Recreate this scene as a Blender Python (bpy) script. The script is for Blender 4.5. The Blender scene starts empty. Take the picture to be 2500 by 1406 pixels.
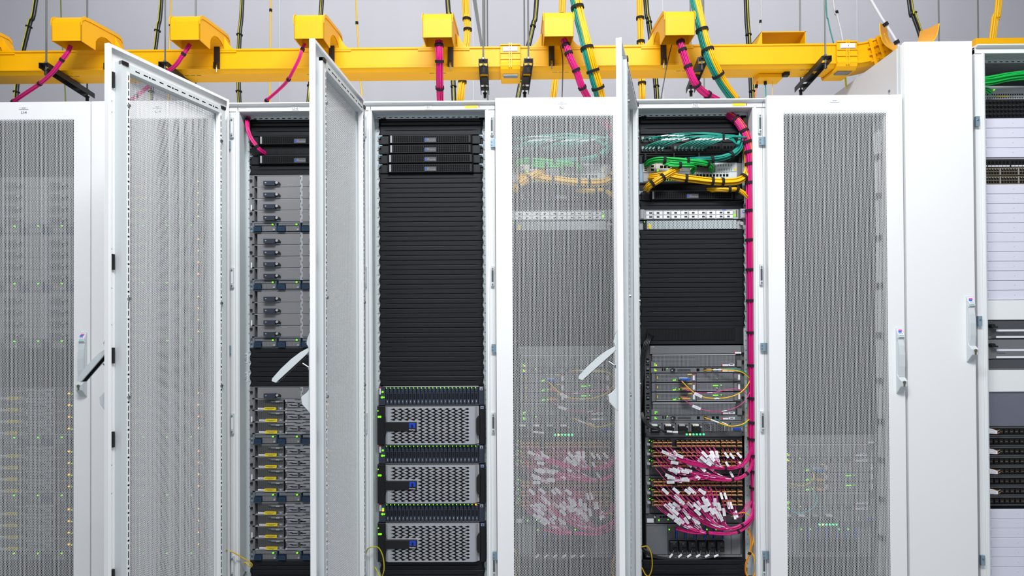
import bpy, math, random
import numpy as np
from mathutils import Vector, Matrix
PI = math.pi
S = bpy.context.scene
C = S.collection
random.seed(7)

# ------------------------------------------------------------------ camera, world, lights, exposure
IW, IH, FPX = 2500, 1406, 1550.0
CP = Vector((.0976, -2.8036, 1.184)); YAW, PIT, ROL, SHY = -.0090, .0091, -.0053, 81.4
fw = Vector((math.sin(YAW)*math.cos(PIT), math.cos(YAW)*math.cos(PIT), math.sin(PIT)))
r0 = Vector((math.cos(YAW), -math.sin(YAW), 0)); u0 = r0.cross(fw)
RT = r0*math.cos(ROL)+u0*math.sin(ROL); UP = -r0*math.sin(ROL)+u0*math.cos(ROL)
cam = bpy.data.objects.new('camera', bpy.data.cameras.new('camera')); C.objects.link(cam)
cam.data.sensor_width = 36; cam.data.lens = 36*FPX/IW; cam.data.shift_y = SHY/IW
cam.data.clip_start = .02; cam.data.clip_end = 60
cam.matrix_world = Matrix(((RT.x, UP.x, -fw.x, CP.x), (RT.y, UP.y, -fw.y, CP.y), (RT.z, UP.z, -fw.z, CP.z), (0, 0, 0, 1)))
S.camera = cam
S.view_settings.view_transform = 'Standard'; S.view_settings.look = 'None'
S.view_settings.gamma = 1; S.view_settings.use_curve_mapping = False
S.view_settings.exposure = -0.06
w = bpy.data.worlds.new('world'); S.world = w; w.use_nodes = True
w.node_tree.nodes['Background'].inputs[0].default_value = (.86, .93, 1, 1)
w.node_tree.nodes['Background'].inputs[1].default_value = .55
def area(name, loc, aim, sx, sy, watts, col=(1, 1, 1)):
    l = bpy.data.lights.new(name, 'AREA'); l.shape = 'RECTANGLE'; l.size = sx; l.size_y = sy; l.energy = watts; l.color = col
    o = bpy.data.objects.new(name, l); C.objects.link(o); o.location = loc
    o.rotation_euler = (Vector(aim)-Vector(loc)).to_track_quat('-Z', 'Y').to_euler(); return o
area('aisle_ceiling_light', (.15, -2.45, 4.2), (.15, 0, 1.3), 2.8, .6, 215, (.98, .99, 1))
area('back_ceiling_light', (0, 1.35, 4.3), (0, 2.1, 2.4), 7, .35, 27, (.97, .98, 1))

def at(px, py, Y):
    d = RT*((px-IW/2)/FPX)+UP*((IH/2+SHY-py)/FPX)+fw
    t = (Y-CP.y)/d.y
    return CP+d*t

# ------------------------------------------------------------------ materials
def lin(c): c = c/255; return c/12.92 if c <= .04045 else ((c+.055)/1.055)**2.4
MATS = {}
def mat(name, rgb, rough=.5, metal=0, emit=0, noise=0, scale=40, spec=.5):
    if name in MATS: return MATS[name]
    m = bpy.data.materials.new(name); m.use_nodes = True; n = m.node_tree.nodes; L = m.node_tree.links
    b = n['Principled BSDF']; c = (lin(rgb[0]), lin(rgb[1]), lin(rgb[2]), 1)
    b.inputs['Base Color'].default_value = c; b.inputs['Roughness'].default_value = rough; b.inputs['Metallic'].default_value = metal
    b.inputs['Specular IOR Level'].default_value = spec
    if emit: b.inputs['Emission Color'].default_value = c; b.inputs['Emission Strength'].default_value = emit
    if noise:
        t = n.new('ShaderNodeTexCoord'); q = n.new('ShaderNodeTexNoise'); q.inputs['Scale'].default_value = scale; q.inputs['Detail'].default_value = 3
        mx = n.new('ShaderNodeMix'); mx.data_type = 'RGBA'; mx.inputs[6].default_value = tuple(v*(1-noise) for v in c[:3])+(1,)
        mx.inputs[7].default_value = tuple(min(1, v*(1+noise)) for v in c[:3])+(1,)
        L.new(t.outputs['Object'], q.inputs['Vector']); L.new(q.outputs['Fac'], mx.inputs[0]); L.new(mx.outputs[2], b.inputs['Base Color'])
    MATS[name] = m; return m
def perf(name, rgb, hole, pitch=.004, fill=.6, rough=.45, metal=0, stagger=True):
    """sheet metal punched with a fine regular grid of dark openings (object space x/z)"""
    if name in MATS: return MATS[name]
    m = mat(name, rgb, rough, metal); n = m.node_tree.nodes; L = m.node_tree.links; b = n['Principled BSDF']
    def M(op, a, bb=None, c=None):
        q = n.new('ShaderNodeMath'); q.operation = op
        for i, v in enumerate((a, bb, c)):
            if v is None: continue
            if isinstance(v, (int, float)): q.inputs[i].default_value = v
            else: L.new(v, q.inputs[i])
        return q.outputs[0]
    t = n.new('ShaderNodeTexCoord'); s = n.new('ShaderNodeSeparateXYZ'); L.new(t.outputs['Object'], s.inputs[0])
    u = M('DIVIDE', s.outputs[0], pitch); v = M('DIVIDE', s.outputs[2], pitch)
    if stagger:
        u2 = M('DIVIDE', u, .866); v2 = M('ADD', v, M('MULTIPLY', M('MODULO', M('FLOOR', M('ADD', u2, 4000)), 2), .5))
    else: u2, v2 = u, v
    du = M('ABSOLUTE', M('SUBTRACT', M('FRACT', M('ADD', u2, 4000)), .5)); dv = M('ABSOLUTE', M('SUBTRACT', M('FRACT', M('ADD', v2, 4000)), .5))
    if stagger: f = M('LESS_THAN', M('ADD', M('MULTIPLY', du, du), M('MULTIPLY', dv, dv)), fill*fill/4)
    else: f = M('LESS_THAN', M('MAXIMUM', du, dv), fill/2)
    mx = n.new('ShaderNodeMix'); mx.data_type = 'RGBA'
    mx.inputs[6].default_value = b.inputs['Base Color'].default_value[:]; mx.inputs[7].default_value = (lin(hole[0]), lin(hole[1]), lin(hole[2]), 1)
    L.new(f, mx.inputs[0]); L.new(mx.outputs[2], b.inputs['Base Color']); return m
WHITE = mat('white_powder_coat', (238, 240, 241), .42, noise=.012, scale=6)
DWHITE = mat('door_white', (240, 241, 242), .4, noise=.01, scale=5)
GREYW = mat('pale_grey_coat', (205, 212, 214), .45, noise=.02, scale=8)
RAILG = mat('rail_grey', (200, 209, 211), .42, noise=.03, scale=12)
BLK = mat('black_plastic', (13, 14, 16), .48, noise=.15, scale=60)
BLKM = mat('matt_black', (6, 6, 7), .85, spec=.2)
CHAR = mat('charcoal_panel', (21, 23, 28), .55, noise=.08, scale=25, spec=.3)
CHAR2 = mat('charcoal_bezel', (22, 23, 27), .5, spec=.35)
RODM = mat('rod_steel', (104, 110, 108), .5, .3)
STEEL = mat('zinc_steel', (150, 158, 166), .35, .9, noise=.1)
BLUES = mat('blue_zinc', (160, 186, 200), .35, .7)
GREY = mat('warm_grey_metal', (128, 127, 130), .5, noise=.05, scale=200)
GREYD = mat('dark_grey_metal', (74, 76, 79), .5, noise=.06, scale=100)
GREYM = mat('mid_grey_metal', (112, 115, 118), .48, noise=.04, scale=80)
DRIVEG = mat('drive_grey', (142, 144, 149), .45)
GREYL = mat('light_grey_metal', (168, 170, 174), .42)
GRILLE = perf('dark_honeycomb', (104, 104, 106), (10, 10, 12), .0052, .82)
PGRILL = perf('square_grille', (128, 131, 134), (22, 24, 28), .0058, .58, stagger=False)
WGRILL = perf('pale_round_grille', (196, 206, 208), (24, 32, 36), .0072, .66)
NGRILL = perf('fine_psu_grille', (150, 150, 152), (14, 15, 17), .0042, .78)
NAVY = mat('navy_plastic', (26, 52, 76), .4)
SLATE = mat('slate_blue_plastic', (44, 52, 66), .42)
SLATED = mat('slate_dark', (30, 34, 42), .5)
YEL = mat('yellow_tray_plastic', (240, 176, 0), .45, noise=.025, scale=9, spec=.3)
YELD = mat('yellow_tray_rib', (240, 180, 6), .45)
LABY = mat('yellow_label', (232, 205, 20), .5)
LABW = mat('white_label', (232, 232, 238), .5, noise=.03, scale=150)
LABR = mat('red_label', (200, 36, 44), .5)
LEDG = mat('led_green', (110, 245, 10), .4, emit=1.6)
LEDC = mat('led_mint', (50, 235, 120), .4, emit=3.2)
LEDY = mat('led_pale', (190, 240, 90), .4, emit=3)
LEDO = mat('led_orange', (255, 140, 20), .4, emit=4.5)
PINK = mat('magenta_cable', (207, 18, 118), .42, noise=.05, scale=30)
PINKL = mat('pink_cable', (230, 60, 150), .42)
TEAL = mat('teal_cable', (0, 138, 122), .4, noise=.05, scale=30)
YELC = mat('yellow_cable', (240, 186, 0), .4, noise=.04, scale=30)
GRN = mat('green_cable', (10, 176, 72), .4, noise=.04, scale=30)
ORG = mat('orange_cable', (240, 110, 20), .45)
BLKC = mat('black_cable', (16, 17, 20), .35, spec=.6)
STRAP = mat('hook_strap', (10, 10, 11), .85)
GNYC = mat('green_yellow_wire', (196, 190, 10), .4, noise=.3, scale=12)
WHC = mat('clear_white_cable', (205, 205, 208), .4)
TAN = mat('tan_transceiver', (206, 150, 96), .45)
TANG = mat('tan_latch', (206, 150, 92), .5)
BLUE = mat('blue_plastic', (20, 84, 190), .4)
LOGOB = mat('logo_blue', (18, 66, 190), .4)
SILVER = mat('silver_bezel', (172, 174, 180), .36, .25, noise=.03, scale=50)
INK = mat('printed_ink', (60, 66, 72), .6)
INKL = mat('light_print', (170, 172, 178), .6)
CLEAR = mat('pale_plug', (150, 172, 168), .3)
WALLM = mat('wall_paint', (193, 193, 200), .7, noise=.012, scale=2)
FLOORM = mat('floor_vinyl', (150, 152, 156), .35, noise=.03, scale=4)
CEILM = mat('ceiling_paint', (205, 205, 208), .8)
LILAC = mat('white_blank', (222, 222, 236), .5, noise=.01)
BRASS = mat('lock_brass', (120, 110, 92), .4, .6)

# ------------------------------------------------------------------ mesh tools
class MB:
    def __init__(s): s.v = []; s.f = []; s.m = []; s.mats = []
    def mi(s, m):
        if m not in s.mats: s.mats.append(m)
        return s.mats.index(m)
    def add(s, vs, fs, m):
        k = len(s.v); i = s.mi(m); s.v += [tuple(v) for v in vs]
        for f in fs: s.f.append([a+k for a in f]); s.m.append(i)
        return s
    def box(s, x0, x1, y0, y1, z0, z1, m, c=0):
        if c > 0:
            c = min(c, (x1-x0)/2.2, (z1-z0)/2.2); d = min(c, (y1-y0)*.6)
            o = [(x0, y0+d, z0), (x1, y0+d, z0), (x1, y0+d, z1), (x0, y0+d, z1)]
            i = [(x0+c, y0, z0+c), (x1-c, y0, z0+c), (x1-c, y0, z1-c), (x0+c, y0, z1-c)]
            b = [(x0, y1, z0), (x1, y1, z0), (x1, y1, z1), (x0, y1, z1)]
            fs = [(8, 9, 10, 11)]
            for k in range(4):
                n = (k+1) % 4; fs += [(8+k, 4+k, 4+n, 8+n)[::-1], (4+k, k, n, 4+n)[::-1]]
            fs.append((3, 2, 1, 0))
            return s.add(b+o+i, fs, m)
        v = [(x, y, z) for x in (x0, x1) for y in (y0, y1) for z in (z0, z1)]
        return s.add(v, [(0, 1, 3, 2), (4, 6, 7, 5), (0, 4, 5, 1), (2, 3, 7, 6), (0, 2, 6, 4), (1, 5, 7, 3)], m)
    def prism(s, poly, a, b, m, ax='y'):
        n = len(poly)
        if ax == 'y': f = lambda p, t: (p[0], t, p[1])
        elif ax == 'x': f = lambda p, t: (t, p[0], p[1])
        else: f = lambda p, t: (p[0], p[1], t)
        v = [f(p, a) for p in poly]+[f(p, b) for p in poly]
        fs = [tuple(range(n)), tuple(range(2*n-1, n-1, -1))]+[(k, n+k, n+(k+1) % n, (k+1) % n) for k in range(n)]
        return s.add(v, fs, m)
    def cyl(s, c, r, a, b, m, ax='y', n=12, r2=None):
        r2 = r if r2 is None else r2; v = []
        for t, rr in ((a, r), (b, r2)):
            for k in range(n):
                p, q = rr*math.cos(2*PI*k/n), rr*math.sin(2*PI*k/n)
                v.append({'y': (c[0]+p, t, c[1]+q), 'z': (c[0]+p, c[1]+q, t), 'x': (t, c[0]+p, c[1]+q)}[ax])
        return s.add(v, [tuple(range(n)), tuple(range(2*n-1, n-1, -1))]+[(k, n+k, n+(k+1) % n, (k+1) % n) for k in range(n)], m)
    def tube(s, pts, r, m, n=6, r2=None):
        pts = [Vector(p) for p in pts]; N = len(pts); v = []; up = None
        for i, p in enumerate(pts):
            t = (pts[min(i+1, N-1)]-pts[max(i-1, 0)]).normalized()
            if up is None: up = Vector((0, 1, 0)) if abs(t.y) < .9 else Vector((1, 0, 0))
            a = t.cross(up).normalized(); up = a.cross(t).normalized()
            rr = r if r2 is None else r+(r2-r)*i/(N-1)
            for k in range(n):
                g = 2*PI*k/n; v.append(p+a*(rr*math.cos(g))+up*(rr*math.sin(g)))
        fs = [tuple(range(n))[::-1], tuple(range((N-1)*n, N*n))]
        for i in range(N-1):
            for k in range(n): fs.append((i*n+k, i*n+(k+1) % n, (i+1)*n+(k+1) % n, (i+1)*n+k))
        return s.add(v, fs, m)
    def build(s, name, parent=None, off=None, smooth=False, kind=None, bevel=0):
        me = bpy.data.meshes.new(name)
        vs = s.v
        if off is not None: vs = [(a-off[0], b-off[1], c-off[2]) for a, b, c in vs]
        me.from_pydata(vs, [], s.f)
        for m in s.mats: me.materials.append(m)
        me.polygons.foreach_set('material_index', s.m)
        if smooth: me.polygons.foreach_set('use_smooth', [True]*len(me.polygons))
        o = bpy.data.objects.new(name, me); C.objects.link(o)
        if parent: o.parent = parent
        if kind: o['kind'] = kind
        if bevel:
            b = o.modifiers.new('edge', 'BEVEL'); b.width = bevel; b.segments = 2; b.limit_method = 'ANGLE'; b.angle_limit = .6
        return o
def thing(name, label, cat, loc=(0, 0, 0), group=None):
    o = bpy.data.objects.new(name, None); C.objects.link(o); o.location = loc; o.empty_display_size = .05
    o['label'] = label; o['category'] = cat
    if group: o['group'] = group
    return o
def tag(o, label, cat, group=None):
    o['label'] = label; o['category'] = cat
    if group: o['group'] = group
    return o
def dup(root, dx, label, group=None, dz=0, dy=0, skip=None):
    r = root.copy(); C.objects.link(r); r.location.x += dx; r.location.z += dz; r.location.y += dy; r['label'] = label
    if group: r['group'] = group
    elif 'group' in r: del r['group']
    for ch in list(root.children):
        c = ch.copy(); C.objects.link(c); c.parent = r
        for g in list(ch.children):
            d = g.copy(); C.objects.link(d); d.parent = c
    return r
FCACHE = {}
def text(body, size, x, y, z, m, parent, name='lettering', lsp=1, align='CENTER', rot=0):
    """flat letters standing in the x/z plane, facing -y"""
    key = (body, size, lsp, align, m.name)
    if key not in FCACHE:
        cu = bpy.data.curves.new('t', 'FONT'); cu.body = body; cu.size = size; cu.align_x = align; cu.align_y = 'CENTER'; cu.space_line = lsp; cu.resolution_u = 2; cu.extrude = .0001
        ob = bpy.data.objects.new('t', cu); C.objects.link(ob)
        dg = bpy.context.evaluated_depsgraph_get(); me = bpy.data.meshes.new_from_object(ob.evaluated_get(dg))
        bpy.data.objects.remove(ob); me.name = 'lettering'; me.materials.clear(); me.materials.append(m); FCACHE[key] = me
    o = bpy.data.objects.new(name, FCACHE[key]); C.objects.link(o); o.location = (x, y, z); o.rotation_euler = (PI/2, rot, 0); o.parent = parent
    return o
def spline(P, k=6):
    P = [Vector(p) for p in P]; out = []
    Q = [P[0]*2-P[1]]+P+[P[-1]*2-P[-2]]
    for i in range(1, len(Q)-2):
        for j in range(k):
            t = j/k; a, b, c, d = Q[i-1:i+3]
            out.append(.5*((2*b)+(c-a)*t+(2*a-5*b+4*c-d)*t*t+(3*b-a-3*c+d)*t**3))
    return out+[P[-1]]
def path(L): return [at(*p) for p in L]

UP44 = .04445
def zU(n): return .0053+(n-.5)*UP44          # bottom of height unit n
RY = .1233                                    # plane of the 19-inch rails
exec_order = None

# ------------------------------------------------------------------ the room
def struct(name, b, **k): return b.build(name, kind='structure', **k)
b = MB(); b.box(-7, 7.5, -4.2, 2.34, -.2, -.1, FLOORM); struct('floor', b)
b = MB(); b.box(-7, 7.5, 2.2, 2.34, -.1, 4.7, WALLM)
for px in (-60, 683, 1155, 1618, 2092, 2560):
    x = at(px, 100, 2.2).x; b.box(x-.004, x+.004, 2.196, 2.2, -.1, 4.7, GREYW)
struct('wall_back', b)
b = MB(); b.box(-7.1, -7, -4.2, 2.34, -.1, 4.7, WALLM); struct('wall_left', b)
b = MB(); b.box(7.5, 7.6, -4.2, 2.34, -.1, 4.7, WALLM); struct('wall_right', b)
b = MB(); b.box(-7, 7.5, -4.2, 2.34, 4.7, 4.8, CEILM); struct('ceiling', b)

# ------------------------------------------------------------------ doors
def mesh_panel_data():
    nx, nz, dx, dz, r = 74, 304, .00606, .0070, .0030
    X0, Z0 = .0728, -.006
    ang = [PI/3*k for k in range(6)]                      # flat-top hexagon
    hx = np.array([.00300, .00175, -.00175, -.00300, -.00175, .00175]); hz = np.array([0, .00300, .00300, 0, -.00300, -.00300])
    ox = np.array([dx/2, dx/2, -dx/2, -dx/2, -dx/2, dx/2]); oz = np.array([0, dz/2, dz/2, 0, -dz/2, -dz/2])
    cx = X0+(np.arange(nx)+.5)*dx
    V = []; cells = []
    for j in range(nx):
        n = nz if j % 2 == 0 else nz-1
        z = Z0+(np.arange(n)+.5+(0 if j % 2 == 0 else .5))*dz
        cells.append(np.stack([np.full(n, cx[j]), z], 1))
    P = np.concatenate(cells); n = len(P); T = .0016
    def ring(offx, offz, y): return np.stack([P[:, :1]+offx, np.full((n, 6), y), P[:, 1:]+offz], 2)
    V = np.concatenate([ring(ox, oz, 0), ring(hx, hz, 0), ring(hx, hz, T), ring(ox, oz, T)], 1)   # n,24,3
    F = []
    for k in range(6):
        q = (k+1) % 6
        F += [(k, q, 6+q, 6+k)[::-1], (6+k, 6+q, 12+q, 12+k)[::-1], (12+k, 12+q, 18+q, 18+k)[::-1]]
    F = np.array(F)[None]+(np.arange(n)*24)[:, None, None]
    V = V.reshape(-1, 3); F = F.reshape(-1, 4)
    # half cells that close the staggered columns
    ex, ef = [], []
    for j in range(1, nx, 2):
        for zz in (Z0, Z0+(nz-.5)*dz):
            k = len(V)+len(ex); a, c = cx[j]-dx/2, cx[j]+dx/2
            ex += [(a, 0, zz), (c, 0, zz), (c, 0, zz+dz/2), (a, 0, zz+dz/2)]; ef.append((k, k+1, k+2, k+3))
    V = np.concatenate([V, np.array(ex)]); F = np.concatenate([F, np.array(ef)])
    me = bpy.data.meshes.new('mesh_panel'); me.vertices.add(len(V)); me.vertices.foreach_set('co', V.ravel())
    me.loops.add(F.size); me.loops.foreach_set('vertex_index', F.ravel().astype(np.int32))
    me.polygons.add(len(F)); me.polygons.foreach_set('loop_start', np.arange(0, F.size, 4, dtype=np.int32))
    me.update(calc_edges=True); me.materials.append(mat('mesh_paint', (220, 222, 223), .5))
    return me, (X0, X0+nx*dx, Z0, Z0+nz*dz)
PME, (MX0, MX1, MZ0, MZ1) = mesh_panel_data()
DW = .594
def door_meshes(w, z1, perfd, hinge_right=False):
    z0 = -.08; out = {}
    b = MB(); T = .0015; D = .02
    if perfd:
        b.box(0, MX0, 0, T, z0, z1, DWHITE); b.box(MX1, w, 0, T, z0, z1, DWHITE)
        b.box(MX0, MX1, 0, T, MZ1, z1, DWHITE); b.box(MX0, MX1, 0, T, z0, MZ0, DWHITE)
    else: b.box(0, w, 0, T, z0, z1, DWHITE)
    b.box(0, T, T, D, z0, z1, DWHITE); b.box(w-T, w, T, D, z0, z1, DWHITE)
    b.box(T, w-T, T, D, z1-T, z1, DWHITE); b.box(T, w-T, T, D, z0, z0+T, DWHITE)
    b.box(T, .012, D-T, D, z0, z1, DWHITE); b.box(w-.012, w-T, D-T, D, z0, z1, DWHITE)
    b.box(.012, w-.012, D-T, D, z1-.012, z1-T, DWHITE)
    out['door'] = b
    if perfd:
        b = MB(); a, c, t = .040, .0618, z1-.09
        for x0, x1 in ((a, c), (w-c, w-a)): b.box(x0, x1, T, .034, -.05, z1-.05, GREYW)
        b.box(c, w-c, T, .034, z1-.082, z1-.052, GREYW); b.box(c, w-c, T, .034, -.05, -.01, GREYW)
        for x0, x1 in ((c, c+.011), (w-c-.011, w-c)): b.box(x0, x1, .014, .0350, -.01, z1-.082, WHITE)
        for xx in (c+.0055, w-c-.0055):
            for k in range(22):
                z = .02+k*.1
                if z > z1-.1: break
                b.cyl((xx, z), .0038, .0348, .0357, BLKM, n=8)
                for dz, h in ((.022, .009), (.05, .012), (.078, .009)):
                    if z+dz < z1-.1: b.box(xx-.0017, xx+.0017, .0348, .0355, z+dz-h, z+dz+h, BLKM)
        for k in range(12):
            x = c+.03+k*.036
            if x < w-c-.02: b.box(x-.009, x+.009, .0338, .0346, z1-.069, z1-.065, BLKM); 
            if k % 3 == 0: b.cyl((x+.018, z1-.067), .0035, .0336, .0348, BLKM, n=8)
        for z in (1.996, 1.294, .938): b.cyl((w-c-.0055, z), .006, .0348, .041, STEEL, n=8); b.cyl((c+.0055, z), .006, .0348, .041, STEEL, n=8)
        b.box(w-c-.004, w-a, .020, .038, z1-.062, z1-.049, BLK); b.box(a, c+.004, .020, .038, z1-.062, z1-.049, BLK)
        out['inner_frame'] = b
        b = MB()
        for z in (2.08, 1.425, 1.09, .79, .3): b.box(w-.034, w-.024, T, .010, z-.028, z+.028, BLK)
        for z in (2.02, 1.98, 1.49, 1.35, .72, .62, 1.22): b.box(w-.0205, w-.0155, T, .008, z-.016, z+.016, GREYW); b.cyl((w-.018, z-.02), .0035, T, .012, STEEL, n=8)
        b.box(w-.0195, w-.0165, T, .005, -.05, z1-.05, GREYW)
        out['lock_bar'] = b
    return out
def handle_body():
    b = MB(); pr = [(0, .145), (-.004, .143), (-.014, .118), (-.017, .098), (-.012, .09), (-.009, .082), (-.009, -.062), (-.018, -.073), (-.037, -.088), (-.034, -.113), (-.006, -.143), (0, -.145)]
    b.prism(pr, -.0145, .0145, GREYW, 'x'); return b
def handle_lever():
    b = MB(); pr = [(.0, 0), (-.010, .006), (-.019, -.03), (-.023, -.07), (-.0225, -.12), (-.018, -.166), (-.012, -.174), (.002, -.166), (.002, -.02)]
    b.prism(pr, -.0125, .0125, GREYW, 'x'); b.prism([(.001, -.02), (.001, -.162), (.0026, -.162), (.0026, -.02)], -.008, .008, BLKM, 'x'); return b
def sticker_lock():
    b = MB(); q = lambda z, o=0: -.0045-(.143-z)/.025*.010-o
    z0, z1 = .102, .138
    def patch(x0, x1, a, c, m, o): b.add([(x0, q(a, o), a), (x1, q(a, o), a), (x1, q(c, o), c), (x0, q(c, o), c)], [(0, 1, 2, 3)], m)
    patch(-.012, .012, z0, z1, LABW, .0006)
    patch(-.008, .008, .126, .135, mat('sticker_pink', (230, 90, 160), .5), .001); patch(-.010, .004, .121, .129, mat('sticker_blue', (40, 120, 220), .5), .0013)
    patch(-.010, .010, .1055, .109, mat('sticker_green', (30, 160, 130), .5), .001)
    return b
def lock_cyl():
    b = MB(); b.cyl((0, -.094), .0065, -.0385, -.034, BRASS, n=14); b.box(-.003, .003, -.038, -.034, -.112, -.096, BRASS)
    return b
DCACHE = {}
def cached(key, mk, bevel=0, smooth=False):
    """one mesh per kind, shared by every copy"""
    if key not in DCACHE:
        o = mk().build(key.split('/')[0], smooth=smooth); DCACHE[key] = o.data; bpy.data.objects.remove(o)
    return DCACHE[key]
def inst(name, me, parent, loc=(0, 0, 0), rot=(0, 0, 0), bevel=0):
    o = bpy.data.objects.new(name, me); C.objects.link(o); o.parent = parent; o.location = loc; o.rotation_euler = rot
    if bevel:
        m = o.modifiers.new('edge', 'BEVEL'); m.width = bevel; m.segments = 2; m.limit_method = 'ANGLE'; m.angle_limit = .6
    return o
def add_door(root, theta=0, w=DW, z1=2.2, perfd=True, lever=0, hz=1.030, label=None, texts=()):
    key = '%d_%d_%d' % (w*1000, z1*1000, perfd)
    ms = door_meshes(w, z1, perfd)
    d = inst('door', cached('door/'+key, lambda: ms['door']), root, (-.297 if w == DW else -w/2, 0, 0), (0, 0, -theta), bevel=.0012)
    if perfd:
        inst('mesh_panel', PME, d)
        inst('inner_frame', cached('inner_frame/'+key, lambda: ms['inner_frame']), d)
        inst('lock_bar', cached('lock_bar/'+key, lambda: ms['lock_bar']), d)
    hx = w-.026
    inst('door_handle', cached('door_handle/x', handle_body), d, (hx, 0, hz), bevel=.003)
    inst('handle_lever', cached('handle_lever/x', handle_lever), d, (hx, -.006 if lever else -.001, hz+(.075 if lever else .095)), (-lever, 0, 0), bevel=.002)
    inst('handle_sticker', cached('handle_sticker/x', sticker_lock), d, (hx, 0, hz)); inst('lock_cylinder', cached('lock_cylinder/x', lock_cyl), d, (hx, 0, hz))
    text('RITTAL', .0052, hx, -.0175, hz+.117, INK, d, rot=0)
    if lever:
        bb = MB(); bb.tube([(0, -.008, .0), (0, -.036, .018)], .0025, STEEL); bb.cyl((-.010, .0), .006, -.004, .004, STEEL, 'x')
        bb.build('lever_strut', d).location = (hx, 0, hz+.012)
    for (s, size, x, z, plate) in texts:
        if plate:
            p = MB(); p.box(x-.021, x+.021, -.0015, -.0002, z-.006, z+.006, LABW); p.box(x-.021, x+.021, -.0017, -.0015, z-.006, z-.0052, BLUES); p.build('name_plate', d)
        text(s, size, x, -.0019 if plate else -.0006, z, INK, d)
    return d

# ------------------------------------------------------------------ racks
RACKX = {'A': -1.5-.6, 'LI-4': -2.1, 'LI-5': -1.5, 'LI-6': -.9, 'S1': -.3, 'N1': .3, 'N2': .9, 'AN': 1.5}
def rack_meshes(zt, w2=.3, depth=1.05):
    o = {}
    b = MB(); e = w2-.0008
    for s in (-1, 1):
        f = lambda a, c: (min(s*a, s*c), max(s*a, s*c))
        x = f(w2-.030, e); b.box(x[0], x[1], .047, .11, -.1, zt-.006, WHITE)
        x = f(w2-.038, w2-.030); b.box(x[0], x[1], .041, .10, -.1, zt-.03, WHITE)
        x = f(w2-.045, w2-.038); b.box(x[0], x[1], .045, .10, -.1, zt-.036, GREYW)
        x = f(w2-.0262, w2-.0242); b.box(x[0], x[1], .0462, .05, .03, zt-.03, RAILG)
    b.box(-e, e, .043, .11, zt-.036, zt-.014, WHITE); b.box(-w2+.03, w2-.03, .047, .12, zt-.038, zt-.034, GREYW)
    b.box(-e, e, .047, .11, -.1, -.06, WHITE)
    b.prism([(.030, zt-.010), (.026, zt-.006), (.028, zt-.001), (.034, zt), (.11, zt), (.11, zt-.014), (.040, zt-.014)], -e, e, WHITE, 'x')
    o['frame'] = b
    b = MB(); b.box(-w2+.03, w2-.03, .112, .115, zt-.052, zt-.038, RAILG)
    n = int((2*w2-.1)/.0265)
    for k in range(n):
        x = -w2+.062+k*.0265; b.box(x-.0065, x+.0065, .1112, .1122, zt-.0485, zt-.0455, BLKM)
    b.box(-w2+.07, -w2+.095, .111, .113, zt-.060, zt-.050, BLKM); b.box(w2-.075, w2-.05, .111, .113, zt-.060, zt-.050, BLKM)
    o['top_rail'] = b
    b = MB(); b.box(-e, e, .11, depth, zt-.012, zt-.002, WHITE); o['roof'] = b
    b = MB(); b.box(-e, -e+.002, .11, depth, -.1, zt-.012, GREYW); o['side_panel'] = b
    b = MB(); b.box(-e, e, depth-.004, depth, -.1, zt-.012, GREYD); o['back_panel'] = b
    b = MB(); b.box(.2365, w2-.003, .0048, .007, .04, zt-.04, RAILG)
    for k in range(1, 49):
        z = zU(k); b.box(.2425, .2475, .0042, .0049, z-.0004, z+.0004, INK)
    for k in range(0, 96):
        z = zU(1)+.011+k*UP44/2; b.box(w2-.041, w2-.038, -.078+.006, -.0765+.006, z-.004, z+.004, GREYD)
    o['mounting_rail'] = b
    return o
RM = rack_meshes(2.2)
nums = '\n'.join(str(k) for k in range(48, 0, -1))
def make_rack(name_txt, xc, label, meshes=RM, zt=2.2, w2=.3):
    t = thing('server_rack', label, 'server rack', (xc, 0, 0), 'white server racks in the row')
    for k, b in meshes.items():
        k2 = '%s/%d_%d' % (k, zt*1000, w2*1000); me = cached(k2, lambda b=b: b)
        if k == 'side_panel':
            inst(k, me, t); inst(k, me, t, (2*w2-.0036, 0, 0))
        elif k == 'mounting_rail':
            r = inst(k, me, t, (0, RY, 0)); r2 = inst(k, me, t, (0, RY, 0)); r2.scale.x = -1
            if w2 == .3:
                zz = (zU(48)+zU(1))/2+UP44/2
                text(nums, .0085, -.2465, .0042, zz, INK, r, name='rail_lettering', lsp=UP44/.0085*1.0)
                text(nums, .0085, .2465, .0042, zz, INK, r, name='rail_lettering', lsp=UP44/.0085*1.0)
        elif k == 'frame': inst(k, me, t, bevel=.002)
        else: inst(k, me, t)
    return t
def header(t, s, sticker=True):
    zz = 2.1745
    p = MB(); p.box(-.016, .016, .0415, .0428, zz-.008, zz+.010, LABW); p.build('name_plate', t)
    text(s, .0165, 0, .0412, zz, INK, t)
    text('RIMATRIX', .0060, -.236, .0424, zz+.002, GREYL, t)
    p = MB(); p.box(-.262, -.259, .0418, .0428, zz-.006, zz+.006, INK)
    if sticker:
        p.box(.165, .222, .0415, .0428, zz-.004, zz+.0075, LABY); p.box(.227, .2305, .0415, .0428, zz-.003, zz+.006, LABR)
    p.build('sticker', t); text('RITTAL', .0058, .246, .0424, zz+.002, GREYL, t)
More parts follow.
